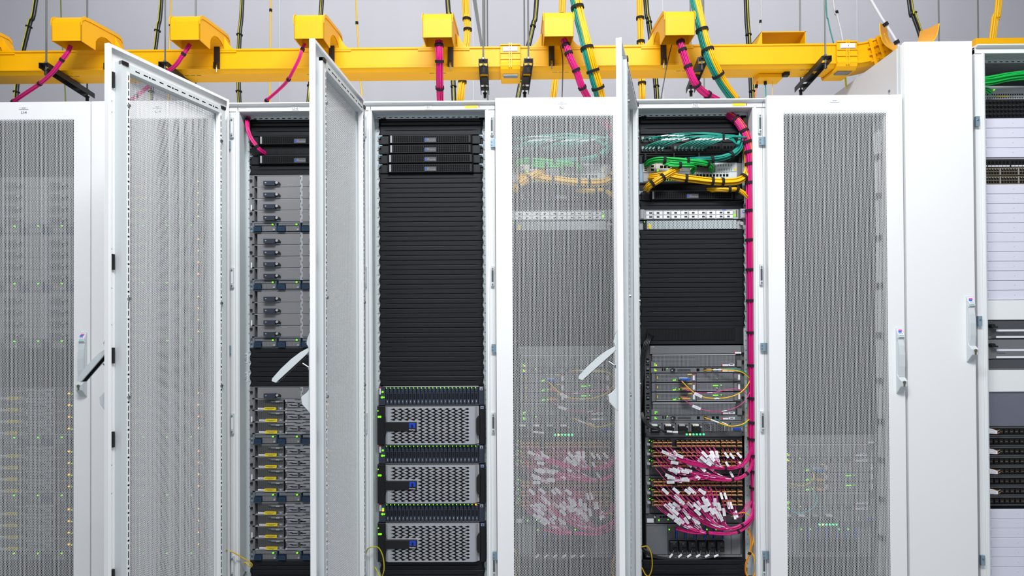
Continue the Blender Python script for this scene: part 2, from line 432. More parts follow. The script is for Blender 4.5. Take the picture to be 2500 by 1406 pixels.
def post_fittings(t, side):
    """striker plates and hinge blocks on the front post"""
    s = side
    for z in (2.09, 1.413, .758, .12):
        b = MB(); x = .286*s
        b.box(x-.007, x+.007, .036, .047, z-.045, z+.045, GREYW); b.box(x-.004, x+.004, .0345, .036, z-.026, z+.026, GREYD if s > 0 else WHITE)
        b.cyl((x, z+.034), .0035, .033, .036, STEEL, n=8); b.cyl((x, z-.036), .0035, .031, .036, STEEL, n=8)
        b.build('striker_plate' if s > 0 else 'hinge', t)
    if s > 0:
        for z in (2.01, 1.09, .165):
            b = MB(); b.box(.280, .309, .034, .0405, z-.018, z+.018, BLUES); b.cyl((.285, z+.006), .0038, .032, .034, STEEL, n=8); b.cyl((.285, z-.008), .0038, .032, .034, STEEL, n=8)
            b.build('baying_bracket', t)

racks = {}
racks['LI-4'] = make_rack('LI-4', -2.1, 'closed rack marked LI-4, cut off by the photo edge, grey perforated door shut')
racks['LI-5'] = make_rack('LI-5', -1.5, 'closed rack LI-5 seen through the widest open perforated door')
racks['LI-6'] = make_rack('LI-6', -.9, 'open rack LI-6 holding grey blade chassis, its perforated door swung wide')
racks['S1'] = make_rack('S1', -.3, 'open rack S1 holding many black blanking panels and silver storage units')
racks['N1'] = make_rack('N1', .3, 'closed rack N1 between the black storage rack and the pink-cabled rack')
racks['N2'] = make_rack('N2', .9, 'open rack N2 full of pink, teal, green and yellow cables')
racks['AN'] = make_rack('AN', 1.5, 'closed rack with perforated door beside the taller plain cabinet')
for k in ('LI-6', 'S1', 'N2'):
    header(racks[k], k, k != 'LI-6'); post_fittings(racks[k], 1); post_fittings(racks[k], -1)
for k in ('LI-4', 'LI-5', 'N1', 'AN'): post_fittings(racks[k], 1)
add_door(racks['LI-4'], texts=(('LI-4', .017, .297, 2.152, 0), ('AL04', .008, .297, 2.172, 1)))
add_door(racks['LI-5'], texts=(('LI-5', .017, .297, 2.152, 0), ('AL05', .008, .297, 2.172, 1)))
add_door(racks['LI-6'], theta=1.859, lever=.84)
add_door(racks['S1'], theta=1.624, lever=.84)
add_door(racks['N1'], texts=(('N1', .0185, .297, 2.152, 0), ('AN01', .008, .297, 2.1765, 1)))
add_door(racks['N2'], theta=1.834, lever=.84)
add_door(racks['AN'], texts=(('AN07', .008, .297, 2.174, 1),))
#@@PART2
# ------------------------------------------------------------------ 19-inch equipment (origin: rail plane, bottom centre of the lowest unit)
def eq(name, label, cat, rx, u, group=None, dy=0):
    return thing(name, label, cat, (rx, RY+dy, zU(u)), group)
def blank_mesh():
    b = MB(); H = .0436; nx = 44; v = []; nz = 13
    prof = [(0, .0), (.0008, -.0050), (.003, -.0062), (.016, -.0062), (.0190, -.0062), (.0203, -.0062), (.0208, -.0062), (.0232, -.0062), (.0250, -.0062), (.034, -.0062), (.0412, -.0062), (.0430, -.0050), (.0436, 0)]
    xs = [-.2413+.4826*i/nx for i in range(nx+1)]
    for i, x in enumerate(xs):
        g = max(0, min(1, (.2413-abs(x)-.018)/.03))
        for j, (z, y) in enumerate(prof):
            yy = y
            if j == 5: yy += .0005*g
            if j == 6: yy += .0032*g
            if j == 7: yy += .0014*g
            xx = x
            if i in (0, nx):
                k = abs(z-.0218); n = max(0, 1-(k/.0135)**2); xx = x-(-1 if i == 0 else 1)*.0062*n
                yy = y*.6
            v.append((xx, yy, z))
    f = [(i*nz+j, (i+1)*nz+j, (i+1)*nz+j+1, i*nz+j+1) for i in range(nx) for j in range(nz-1)]
    b.add(v, f, CHAR); b.box(-.232, .232, .0, .004, .0005, .043, CHAR2); return b
def cagenut(x, z, b, m=BLK): b.cyl((x, z), .0045, -.006, -.001, m, n=8)
def blanks(rx, rname, us, extra=''):
    for u in us:
        t = eq('rack_blank', 'black one-unit blanking panel beside rail number %d in %s%s' % (u, rname, extra), 'blanking panel', rx, u, 'blanking panels in '+rname)
        inst('cover', cached('cover/blank', blank_mesh, smooth=False), t)
def appliance(rx, u, label, group, wide=0):
    t = eq('storage_server', label, 'server', rx, u, group)
    def m1():
        b = MB(); b.box(-.2413, -.19, -.004, .012, .003, .030, CHAR2, .002); b.box(.19, .2413, -.004, .012, .003, .030, CHAR2, .002)
        b.box(-.228, .228, -.002, .3, .002, .042, BLK)
        for x in (-.2, .2): b.box(x-.03, x+.03, -.010, 0, .002, .041, CHAR2, .002)
        return b
    inst('chassis', cached('chassis/appl', m1), t)
    def m2():
        b = MB(); x0, x1, z0, z1 = -.186+wide, .187-wide, .0035, .0415
        b.box(x0-.006, x0, -.022, 0, z0-.002, z1+.001, BLKM); b.box(x1, x1+.006, -.022, 0, z0-.002, z1+.001, BLKM)
        b.box(x0, x1, -.0215, -.002, z0, z1, CHAR2, .0015)
        n = 35; st = (x1-x0-.026)/n; c0 = x0+.016
        for i in range(n):
            for j in range(4):
                if 15 <= i <= 19 and j < 3: continue
                b.box(c0+i*st+.0009, c0+(i+1)*st-.0009, -.0219, -.0213, z0+.004+j*.0078, z0+.0107+j*.0078, BLKM)
        return b
    bz = inst('bezel', cached('bezel/appl%d' % (wide*1000), m2), t)
    def m3():
        b = MB(); b.box(-.183+wide, -.1765+wide, -.0226, -.0215, .006, .039, GREYL); return b
    inst('release_bar', cached('release_bar/%d' % (wide*1000), m3), t)
    def m4():
        b = MB(); b.box(-.0265, .0265, -.0235, -.0215, .0075, .027, GREYD); b.box(-.0245, -.0155, -.0242, -.0235, .0135, .0215, BLUE); return b
    inst('badge', cached('badge/appl', m4), t)
    text('DELL', .0045, -.0085, -.0244, .021, INKL, t, name='badge_lettering'); text('EMC Data Domain', .0052, .0055, -.0244, .0155, INKL, t, name='badge_lettering')
    def m5():
        b = MB(); b.box(-.008, .008, -.008, .0, .030, .0445, BLUES); b.cyl((0, .034), .0045, -.012, -.007, BLK, n=10); b.box(-.012, -.006, -.004, 0, .036, .048, BLUES); return b
    me = cached('ear_latch/appl', m5)
    inst('ear_latch', me, t, (-.2315, 0, 0)); inst('ear_latch', me, t, (.2345, 0, 0))
    return t
# ---- blade chassis
def chassis_body():
    b = MB()
    b.box(-.2413, -.2235, -.003, .012, .044, .2655, GREY); b.box(.2235, .2413, -.003, .012, .044, .2655, GREY)
    for s in (-1, 1):
        x = s*.2325
        for z in (.2405, .1745, .088): b.cyl((x, z), .0063, -.009, -.002, BLK, n=12)
        for z in (.258, .262, .254): b.box(x-.005, x+.005, -.0036, -.0028, z-.0006, z+.0006, GREYD)
        b.box(x-.0028, x+.0028, -.0038, -.003, .103, .128, LABW)
        b.box(x-.0085, x+.008, -.002, .008, .0, .042, STEEL)
        for k in range(4): b.box(x-.005, x+.005, -.0028, -.0018, .004+k*.010, .0105+k*.010, BLUES if k % 2 == 0 else GREYD)
        b.box(s*.2225-.0045, s*.2225+.0045, -.006, .6, .004, .2645, GREYM); 
        for k in range(4): b.box(s*.2235-.005, s*.2235+.005, -.0075, -.005, .048+k*.0535, .053+k*.0535, BLKM)
    b.box(-.222, .222, .02, .6, .0, .266, GREYD)
    b.box(-.222, .222, -.004, .1, .2625, .2662, GREYM); b.box(-.222, .222, -.005, .1, .0455, .0475, GREYL); b.box(-.222, .222, -.003, .1, -.0, .0018, GREYM)
    b.box(-.006, .006, -.004, .1, .0475, .2625, GREYL)
    for k in range(12): b.box(-.0045 if k % 2 else .0015, -.0015 if k % 2 else .0045, -.0046, -.0038, .05+k*.0178, .06+k*.0178, GREYD)
    for k in range(1, 4): b.box(-.222, .222, -.002, .1, .0475+k*.05375-.0012, .0475+k*.05375+.0008, GREYL)
    return b
def filler_mesh():
    b = MB(); b.box(-.0995, .0995, -.0045, .01, .0015, .0515, GREY, .001)
    b.prism([(-.064, .008), (-.064, .0255), (-.012, .0255), (-.012, .006), (-.06, .006)], -.024, -.004, SLATE)
    b.prism([(-.016, .0245), (.004, .0225), (.0095, .016), (.0095, .009), (-.016, .007)], -.014, -.004, BLK)
    b.cyl((-.004, .0175), .0056, -.021, -.012, GREYL, n=14); b.box(-.0085, .0075, -.009, -.004, .0045, .0075, BLUES)
    b.box(-.056, -.050, -.0246, -.024, .015, .019, INKL); return b
def blade_mesh(dx=0):
    b = MB(); b.box(-.0995, .0225, -.004, .01, .0015, .0515, GRILLE)
    b.box(-.0995, .0225, -.0055, .0, .0, .0022, GREYL); b.box(-.0995, .0995, -.005, .0, .0500, .0518, GREYM)
    b.box(-.052, .0225, -.0075, 0, .036, .046, GREYD, .003); b.box(-.036, .0205, -.0105, -.006, .0372, .0445, GREYM, .002); b.box(-.012, .004, -.012, -.009, .0385, .043, GREYL)
    b.box(-.004, .020, -.0068, 0, .003, .016, GREYM, .001); b.box(.004, .012, -.0072, -.0068, .006, .012, INKL)
    b.prism([(-.094+dx, .0045), (-.063+dx, .0035), (-.063+dx, .0115), (-.094+dx, .0125)], -.0075, -.004, LABW)
    for i in range(7): b.box(-.090+dx+i*.0035, -.0885+dx+i*.0035, -.0079, -.0074, .0065, .0100, INK)
    b.prism([(-.0655+dx, .0035), (-.0635+dx, .002), (-.012+dx, .0015), (-.0105+dx, .0035), (-.010+dx, .0135), (-.012+dx, .0150), (-.0625+dx, .0155), (-.0645+dx, .014)], -.0085, -.004, LABY)
    for i in range(9): b.box(-.058+dx+i*.0045, -.0548+dx+i*.0045, -.0089, -.0084, .0092, .0112, INK)
    for i in range(5): b.box(-.049+dx+i*.0045, -.0460+dx+i*.0045, -.0089, -.0084, .0048, .0066, INK)
    return b
def tray_mesh():
    b = MB()                                                   # half-width drive cage at the end of a blade
    b.box(.0245, .0995, -.0035, .01, .001, .051, GREYM)
    b.box(.0245, .15, -.0075, -.003, .0385, .0505, GREYM, .002); b.box(.0245, .15, -.0075, -.003, .0015, .0105, GREYM, .002)
    return b
def cage_mesh():
    b = MB(); X = .0245; W = .1295
    b.prism([(X, .0395), (X+.04, .0395), (X+.05, .036), (X+.08, .036), (X+.09, .0395), (X+W, .0395), (X+W, .0508), (X+.09, .0508), (X+.082, .0470), (X+.048, .0470), (X+.04, .0508), (X, .0508)], -.009, 0, DRIVEG)
    b.prism([(X, .001), (X+.05, .001), (X+.058, -.003), (X+.075, -.003), (X+.083, .001), (X+W, .001), (X+W, .0095), (X, .0095)], -.0085, 0, DRIVEG)
    b.box(X, X+W, -.003, .01, .0095, .0395, GREYD)
    for i, x in enumerate((X+.012, X+.068)):
        b.box(x, x+.046, -.009, -.002, .013, .034, DRIVEG, .003); b.box(x+(.018 if i == 0 else .001), x+(.044 if i == 0 else .028), -.0098, -.009, .0215, .0252, BLKM)
        b.box(x+(.008 if i == 0 else .002), x+(.022 if i == 0 else .012), -.0098, -.009, .0245, .0275, BLKM)
    for x in (X+.002, X+W-.012): b.box(x, x+.009, -.008, -.002, .0125, .036, GREYL, .002); b.box(x+.002, x+.007, -.0086, -.008, .016, .0325, GREYD)
    for z in (.006, .045):
        for x in (X+.0065, X+W-.0065): b.cyl((x, z), .005, -.0115, -.008, GREYL, n=12)
    b.box(X+.095, X+.114, -.0092, -.0085, .0035, .0055, BLKM)
    return b
def psu_mesh():
    b = MB(); b.box(-.0535, .0535, -.004, .02, .003, .0435, NAVY, .001); b.box(-.05, .049, -.0075, -.003, .0295, .0412, GREYM, .002)
    b.box(-.048, .030, -.0082, -.0072, .032, .039, NGRILL); b.box(-.016, .047, -.006, -.003, .006, .029, NGRILL)
    b.prism([(-.0515, .004), (-.0515, .0255), (-.022, .0255), (-.018, .021), (-.018, .004)], -.016, -.004, NAVY)
    for i in range(3): b.box(-.041+i*.006, -.038+i*.006, -.0165, -.016, .013, .0155, BLK)
    b.cyl((.034, .036), .0036, -.0115, -.007, LEDG, n=10); b.cyl((.0425, .036), .003, -.0085, -.007, BLK, n=10); b.cyl((.040, .0125), .0045, -.010, -.005, GREYL, n=12)
    return b
def blade_chassis(rx, u, label, group, rows, hide=()):
    t = eq('blade_chassis', label, 'blade chassis', rx, u, group)
    inst('enclosure', cached('enclosure/ch', chassis_body), t)
    for r in range(4):
        z = .0475+(3-r)*.05375
        if rows[r] == 'f':
            for cx in (-.1055, .1055): inst('slot_cover', cached('slot_cover/x', filler_mesh), t, (cx, 0, z+.0006))
        else:
            k = random.choice((-.003, 0, .003)); inst('server_blade', cached('server_blade/%d' % (k*1000), lambda: blade_full(k)), t, (0, 0, z+.0006))
    me = cached('power_supply/x', psu_mesh)
    for i in range(4): inst('power_supply', me, t, (-.166+i*.1107, 0, 0))
    return t
def blade_full(k):
    b = MB(); l = blade_mesh(k); c = cage_mesh()
    for src, dx in ((l, -.1055), (c, -.101)):
        base = len(b.v); b.v += [(x+dx, y, z) for x, y, z in src.v]
        for f, m in zip(src.f, src.m): b.f.append([a+base for a in f]); b.m.append(b.mi(src.mats[m]))
    b.box(.0555, .205, -.004, .01, .0015, .0515, GRILLE); b.box(.0555, .205, -.0055, 0, 0, .0022, GREYL); b.box(-.205, .205, -.005, 0, .05, .0518, GREYM)
    b.box(.115, .15, -.0068, 0, .02, .04, GREYD, .001); b.box(.16, .2, -.0075, 0, .036, .046, GREYM, .002)
    b.cyl((.1225, .029), .0035, -.0125, -.006, LEDO, n=8); b.cyl((.137, .0265), .002, -.012, -.006, LEDG, n=8)
    return b
# ---- disk shelf and storage controller
def shelf_body():
    b = MB(); b.box(-.2413, -.2105, -.022, .01, .001, .087, SLATE, .0015); b.box(.2165, .2413, -.022, .01, .001, .087, SLATE, .0015)
    b.box(-.2105, .2165, -.004, .5, 0, .087, SLATED); b.box(-.222, .2165, -.020, .0, .0845, .0872, GREYL); b.box(-.2105, .2165, -.020, 0, .0, .0022, GREYM)
    b.box(-.2395, -.2305, -.0228, -.022, .052, .084, LABW); b.box(-.2395, -.2305, -.0234, -.0226, .079, .0845, LABR)
    for i in range(6): b.box(-.2378, -.2335, -.0232, -.0228, .054+i*.004, .056+i*.004, INK)
    b.cyl((-.2225, .0625), .0045, -.0245, -.021, LEDG, n=12); b.cyl((-.2255, .038), .005, -.0245, -.021, LEDG, n=12); b.cyl((-.2165, .038), .0032, -.0245, -.021, LEDG, n=12)
    x, z = .229, .077
    b.prism([(x-.0065, z-.0065), (x-.0065, z+.0065), (x+.0065, z+.0065), (x+.0065, z-.0065), (x+.0022, z-.0065), (x+.0022, z+.001), (x-.0022, z+.001), (x-.0022, z-.0065)], -.0226, -.022, INKL)
    b.box(x-.006, x+.006, -.0226, -.022, z-.0095, z-.0085, INKL)
    return b
def drive_mesh():
    b = MB(); b.box(-.0078, .0078, -.019, .0, .003, .083, SLATE, .0012); b.box(-.0045, .0045, -.0196, -.0188, .029, .0545, BLKM)
    for i in range(7): b.box(-.0038, .0038, -.0202, -.0195, .0312+i*.0033, .0325+i*.0033, SLATED)
    b.box(-.0062, .0062, -.0215, -.0185, .061, .077, SLATE, .002); b.box(-.0012, .0012, -.0198, -.019, .0135, .0225, INKL); b.box(-.006, .006, -.0205, -.0185, .0035, .0095, SLATED, .001)
    b.cyl((-.004, .0802), .0023, -.0212, -.0185, LEDG, n=8); b.box(.001, .006, -.0196, -.0188, .0795, .081, BLK)
    return b
def disk_shelf(rx, u, label, group, faulty=False):
    t = eq('disk_shelf', label, 'disk shelf', rx, u, group)
    inst('enclosure', cached('enclosure/shelf', shelf_body), t); me = cached('disk_drive/x', drive_mesh)
    for i in range(24): inst('disk_drive', me, t, (-.2015+i*.01765+(i // 8)*.0008, 0, 0))
    if faulty:
        b = MB(); b.cyl((-.004, .0802), .003, -.023, -.0185, LEDO, n=8); o = b.build('warning_lamp', t); o.location = (-.2015+23*.01765+.0016, 0, 0)
        b = MB(); b.cyl((-.2225, .0555), .0045, -.0252, -.021, LEDO, n=12); b.build('warning_lamp', t)
    return t
def ctrl_side():
    b = MB(); H = .1765
    b.box(-.2465, -.2135, -.03, .005, .0, H, CHAR2, .002); b.box(.222, .2465, -.03, .005, 0, H, CHAR2, .002); b.box(-.2135, .222, -.012, .4, 0, H, BLKM)
    b.prism([(-.2085, .052), (-.2145, .045), (-.2145, .13), (-.2085, .122)], -.034, -.01, BLK)
    b.prism([(.2065, .118), (.2145, .130), (.222, .130), (.222, .042), (.2145, .042), (.2065, .056)], -.0365, -.01, BLK)
    b.cyl((-.2425, .155), .0028, -.0315, -.029, LEDG, n=8)
    for x in (-.2395, -.2315): b.cyl((x, .128), .0046, -.0318, -.029, LEDG, n=12)
    b.box(.2255, .2405, -.0306, -.03, .163, .1745, mat('pale_blue_label', (130, 150, 190), .5)); b.box(.2285, .2375, -.031, -.0306, .166, .171, INK)
    return b
def ctrl_bezel():
    b = MB(); H = .1765
    v = [(-.2135, -.018), (-.207, -.030), (-.198, -.037), (.19, -.037), (.2, -.034), (.212, -.022), (.218, -.020)]
    for (xa, ya), (xb, yb) in zip(v, v[1:]): b.add([(xa, ya, .003), (xb, yb, .003), (xb, yb, H-.003), (xa, ya, H-.003)], [(0, 1, 2, 3)], SILVER)
    n = len(v)
    for z, fl in ((.003, 1), (H-.003, 0)): b.add([(x, y, z) for x, y in v]+[(v[-1][0], -.01, z), (v[0][0], -.01, z)], [tuple(range(n+2))[::-1 if fl else 1]], SILVER)
    return b
def ctrl_openings():
    b = MB(); k = [(-.0118, 0), (.0036, .0046), (.0085, .0033), (.0105, 0), (.0085, -.0033), (.0036, -.0046)]
    for j in range(20):
        z = .0135+j*.00785; odd = j % 2
        for i in range(12):
            x = -.1725+i*.0305+(0 if odd else .0152)
            if x > .168: continue
            if -.21 < x < -.072+.01 and .0625 < z < .1085: continue
            if x < -.06 and .0655 < z < .1055: continue
            b.add([(x+p, -.0374, z+q) for p, q in (k if odd else [(-a, c) for a, c in k])], [tuple(range(6)) if not odd else tuple(range(6))[::-1]], BLKM)
    return b
def ctrl_badge():
    b = MB(); b.box(-.209, -.0645, -.0425, -.03, .063, .1055, BLK, .002)
    x, z = -.0845, .0895; w_ = .0142
    b.prism([(x-w_, z-.0115), (x-w_, z+.0115), (x+w_, z+.0115), (x+w_, z-.0115), (x+.0045, z-.0115), (x+.0045, z+.002), (x+.003, z+.0045), (x-.003, z+.0045), (x-.0045, z+.002), (x-.0045, z-.0115)], -.0435, -.0425, LOGOB)
    return b
def controller(rx, u, label, group):
    t = eq('storage_controller', label, 'storage unit', rx, u, group)
    inst('enclosure', cached('enclosure/ctrl', ctrl_side), t); inst('bezel', cached('bezel/ctrl', ctrl_bezel), t)
    inst('vent_openings', cached('vent_openings/ctrl', ctrl_openings), t); inst('badge', cached('badge/ctrl', ctrl_badge), t, bevel=0)
    text('NetApp', .0088, -.0845, -.0437, .0705, LABW, t, name='badge_lettering'); return t

# ---- rack S1
SX = -.3
blanks(SX, 'rack S1', [47]+list(range(21, 43))+[2, 1, 0])
def dark_blank():
    b = MB(); b.box(-.2413, .2413, .001, .006, 0, .0435, BLKM); b.box(-.232, .232, -.002, .0015, .004, .0185, BLK, .002); b.box(-.232, .232, -.002, .0015, .023, .040, BLK, .002); return b
for nme, k in (('S1', -.3), ('LI-6', -.9), ('N2', .9)):
    t = eq('cable_brush', 'matt black panel at the very top of rack '+nme, 'blanking panel', k, 48, 'matt black top panels'); inst('cover', cached('cover/dark', dark_blank), t)
for u, wd in ((46, 0), (45, 0), (44, -.005), (43, -.005)):
    pos = {46: 'topmost', 45: 'second from the top', 44: 'third from the top', 43: 'lowest'}[u]
    appliance(SX, u, 'slim black server in rack S1, %s of its four' % pos, 'black servers in rack S1', wd)
g = 'silver storage units in rack S1'; g2 = 'disk shelves in rack S1'
disk_shelf(SX, 19, 'uppermost disk shelf in rack S1, right under the black panels', g2)
controller(SX, 15, 'uppermost silver storage unit with diamond vents in rack S1', g)
disk_shelf(SX, 13, 'middle disk shelf of rack S1, between two silver units', g2)
controller(SX, 9, 'middle silver storage unit with diamond vents in rack S1', g)
disk_shelf(SX, 7, 'lowest disk shelf of rack S1, with orange warning lamps', g2, True)
controller(SX, 3, 'lowest silver storage unit with diamond vents in rack S1', g)
# ---- rack LI-6 and its two closed neighbours
LX = -.9
blanks(LX, 'rack LI-6', [47, 43]+[24, 23, 22, 21]+[2, 1, 0])
appliance(LX, 46, 'slim black server in rack LI-6 above the pink cable end', 'black servers in rack LI-6'); appliance(LX, 44, 'slim black server in rack LI-6 below the pink cable end', 'black servers in rack LI-6')
def brush_mesh(h=1):
    b = MB(); H = UP44*h-.0008; b.box(-.2413, .2413, -.002, .005, 0, H, CHAR2, .0015)
    b.box(-.2, .205, -.0026, -.001, H*.14, H*.86, BLKM); 
    for i in range(200): x = -.2+i*.002; b.box(x, x+.0011, -.0038+random.random()*.001, -.002, H*.15+random.random()*.002, H*.85, BLK)
    for z in (.007, H-.007): b.cyl((-.234, z), .004, -.006, -.002, BRASS, n=10)
    return b
t = eq('cable_brush', 'black brush panel the pink cable enters in rack LI-6', 'brush panel', LX, 45); inst('brush_strip', cached('brush_strip/1', brush_mesh), t)
GC = 'blade chassis in rack LI-6'
for u, rows, lab in ((37, 'ffff', 'uppermost blade chassis of rack LI-6, all slots covered grey'), (31, 'ffff', 'second blade chassis from the top of rack LI-6, slots covered'),
                     (25, 'ffff', 'third blade chassis of rack LI-6, above the black panels'), (15, 'fbbb', 'blade chassis of rack LI-6 with one covered row over three blade rows'),
                     (9, 'bbbb', 'blade chassis of rack LI-6 filled with yellow-tagged blades, second from bottom'), (3, 'bbbb', 'lowest blade chassis of rack LI-6 with four rows of yellow-tagged blades')):
    blade_chassis(LX, u, lab, GC, rows)
for k in (0, 1):
    nm = ('LI-4', 'LI-5')[k]; x = (-2.1, -1.5)[k]
    gg = 'equipment behind the perforated door of rack '+nm
    tops = (43, 'ffff', 'ffff', 'ffff', 'bbbb', 'bbbb', 'bbbb') if k == 0 else (43, 'bbbb', 'bbbb', 'bbbb', 'bbbb', 'bbbb', 'bbbb')
    for i, u in enumerate((37, 31, 25, 15, 9, 3)):
        blade_chassis(x, u, 'blade chassis behind the perforated door of rack %s, %s from the top' % (nm, ('first', 'second', 'third', 'fourth', 'fifth', 'sixth')[i]), gg, tops[i+1])
    blanks(x, 'rack '+nm, [48, 47, 46, 45, 44, 43, 24, 23, 22, 21, 2, 1, 0], ' behind its perforated door')

# ---- rack N2: laid out on its rail plane
NX = .9
def lx(px): return (px-1689)/530.
def lz(py): return 1.6055-(py-575)/531.0
def eqz(name, label, cat, y1, group=None, dy=0): return thing(name, label, cat, (NX, RY+dy, lz(y1)), group)
def R(b, x0, y0, x1, y1, zb, d0, d1, m, c=0): b.box(lx(x0), lx(x1), -d1, -d0, lz(y1)-lz(zb), lz(y0)-lz(zb), m, c)
n2things = []
def keep(o): n2things.append(o); return o
n0 = set(C.objects)
blanks(NX, 'rack N2', [47, 39]+list(range(27, 37))+[2, 1, 0])
t = appliance(NX, 40, 'slim black server in rack N2 below the yellow cables', 'black server in rack N2')
# patch panel 2U
Y1 = 377.5; t = eqz('patch_bay', 'black patch panel with teal cables plugged in, rack N2', 'patch panel', Y1)
b = MB(); R(b, 1563, 322, 1814, 377.5, Y1, 0, .004, CHAR2, .001); R(b, 1565, 323, 1812, 330, Y1, .004, .014, CHAR, .002)
for r, (a, c) in enumerate(((332, 350), (354, 373))):
    for i in range(6):
        x = 1566+i*39.5; R(b, x, a, x+37, c, Y1, .003, .008, BLK, .001)
        for j in range(4): R(b, x+4+j*8, a+6, x+10+j*8, a+12, Y1, .0075, .0086, BLKM)
b.build('port_plate', t)
for r, yy in ((0, 341), (1, 365)):
    for i in range(5 if r == 0 else 4):
        for j in range(4):
            if r == 1 and i == 1 and j > 1 or (r == 0 and (i*4+j) % 3 == 1) or r == 0 and i > 1: continue
            b = MB(); x = 1570+i*39.5+j*8.8; R(b, x-3, yy-4, x+3, yy+3, Y1, .008, .02, CLEAR, .001); R(b, x-1.2, yy+2, x+1.2, yy+6, Y1, .008, .014, CLEAR); b.build('cable_plug', t)
Y1 = 400; t = eqz('cable_manager', 'black cable manager the green cables lie on, rack N2', 'cable manager', Y1)
b = MB(); R(b, 1563, 378.5, 1812, 400, Y1, -.003, .003, BLK, .002); R(b, 1570, 383, 1805, 398, Y1, .002, .0035, BLKM)
for x in (1572, 1640, 1700, 1775): R(b, x, 381, x+3, 399, Y1, .003, .05, BLK, .001)
b.build('ring_panel', t)
# router 2U
Y1 = 447; t = eqz('network_router', 'pale two-unit router with mixed ports behind yellow cables, rack N2', 'router', Y1)
b = MB(); R(b, 1563, 401, 1572, 447, Y1, -.01, .006, BLUES, .001); R(b, 1799, 401, 1812, 444, Y1, -.01, .006, STEEL, .001); R(b, 1571, 401, 1800, 447, Y1, -.2, .008, mat('beige_metal', (196, 190, 180), .5), .001)
b.build('chassis', t)
BE = MATS['beige_metal']
def ports(b, x0, y0, n, px, w_, h, zb, d, m=BLKM, rows=1, py=9):
    for r in range(rows):
        for i in range(n): R(b, x0+i*px, y0+r*py, x0+i*px+w_, y0+h+r*py, zb, d-.0005, d+.0008, m)
for (x0, y0, x1, y1, m) in ((1571, 402, 1600, 423, BE), (1601, 402, 1640, 423, BE), (1650, 402, 1745, 423, GREYM), (1746, 401, 1798, 423, RAILG), (1571, 425, 1650, 446, GREYL), (1652, 424, 1798, 446, RAILG)):
    b = MB(); R(b, x0, y0, x1, y1, Y1, .008, .013, m, .0008)
    if x0 == 1571 and y0 == 402: ports(b, 1574, 405, 1, 8, 6, 5, Y1, .013); ports(b, 1574, 412, 1, 8, 6, 2.5, Y1, .013); ports(b, 1574, 417, 1, 8, 6, 2.5, Y1, .013); ports(b, 1590, 406, 1, 8, 7, 5, Y1, .013, rows=2)
    if x0 == 1601: ports(b, 1612, 407, 3, 9, 7, 6, Y1, .013); R(b, 1605, 417, 1608, 421, Y1, .0125, .0145, LEDG)
    if x0 == 1650: ports(b, 1654, 405, 10, 9, 7, 6, Y1, .013); R(b, 1686, 414, 1688, 417, Y1, .0125, .0145, LEDG); R(b, 1733, 414, 1735, 417, Y1, .0125, .0145, LEDG); R(b, 1665, 414, 1667, 418, Y1, .0125, .014, LABR); R(b, 1714, 414, 1716, 418, Y1, .0125, .014, LABR)
    if x0 == 1746: ports(b, 1752, 405, 6, 6.3, 2, 1.6, Y1, .013, rows=2, py=3); ports(b, 1752, 416, 9, 4, 1.3, 2, Y1, .013, rows=2, py=3); R(b, 1792, 415, 1797, 420, Y1, .0125, .0145, LABY)
    if x0 == 1652: ports(b, 1700, 429, 10, 8, 5.5, 6, Y1, .013); ports(b, 1700, 425, 20, 4, 1.5, 1.5, Y1, .013)
    if x0 == 1571 and y0 == 425: ports(b, 1585, 438, 8, 8, 6, 5, Y1, .013); ports(b, 1620, 442, 6, 6, 1.5, 1.5, Y1, .0132, LEDG)
    b.build('line_card', t)
Y1 = 470; t = eqz('cable_manager', 'black open cable manager holding yellow cable ends, rack N2', 'cable manager', Y1)
b = MB(); R(b, 1563, 448, 1812, 470, Y1, -.003, .003, BLK, .002); R(b, 1575, 452, 1800, 466, Y1, .002, .0036, BLKM); R(b, 1563, 447.5, 1790, 449.5, Y1, 0, .012, GREYD)
b.build('ring_panel', t)
# server with ten bays x2
Y1 = 540; t = eqz('rack_server', 'white one-unit server with ten pairs of drive bays, rack N2', 'server', Y1, dy=-.004)
b = MB(); R(b, 1572, 515, 1802, 538.5, Y1, -.5, .008, GREYL, .001); ports(b, 1576, 516.2, 66, 3.2, 1.3, 1.3, Y1, .008); R(b, 1762, 515.6, 1771, 517, Y1, .008, .0095, BLUE); b.build('chassis', t)
for x0, x1 in ((1562, 1572), (1805, 1818)):
    b = MB(); R(b, x0, 514.5, x1, 538.5, Y1, -.002, .02, GREYL, .004)
    if x0 > 1700: R(b, 1809, 519, 1815, 525, Y1, .02, .021, BLUE); R(b, 1810, 520, 1814, 524, Y1, .0205, .0215, GREYL)
    b.build('ear_latch', t)
for i in range(5):
    for r in range(2):
        b = MB(); x = 1577+i*42.6; y = 519+r*9.6; R(b, x, y, x+39.5, y+8.4, Y1, .008, .0135, WHITE, .001)
        for k, xx in enumerate((x+7.5, x+25.5)): R(b, xx, y+2.2, xx+6.5, y+6.2, Y1, .013, .0141, GREYD); [R(b, xx+1+q*2, y+3, xx+1.8+q*2, y+5.6, Y1, .014, .0146, BLKM) for q in range(3)]
        R(b, x+15, y+.8, x+19, y+7.4, Y1, .013, .0155, GREYL, .001); b.build('drive_bay', t)
b = MB(); R(b, 1788, 516, 1800, 538, Y1, .008, .012, GREYL); R(b, 1789.5, 518, 1791.5, 520, Y1, .012, .0135, LEDG); R(b, 1788.5, 527, 1793, 532, Y1, .012, .0135, LEDG); R(b, 1789, 533.5, 1791, 535.5, Y1, .012, .0135, LEDG); R(b, 1795, 517, 1797.5, 534, Y1, .012, .0135, BRASS, .001); b.build('control_panel', t)
Y1 = 563; t = eqz('rack_server', 'pale one-unit server with round-hole grille and yellow tag, rack N2', 'server', Y1)
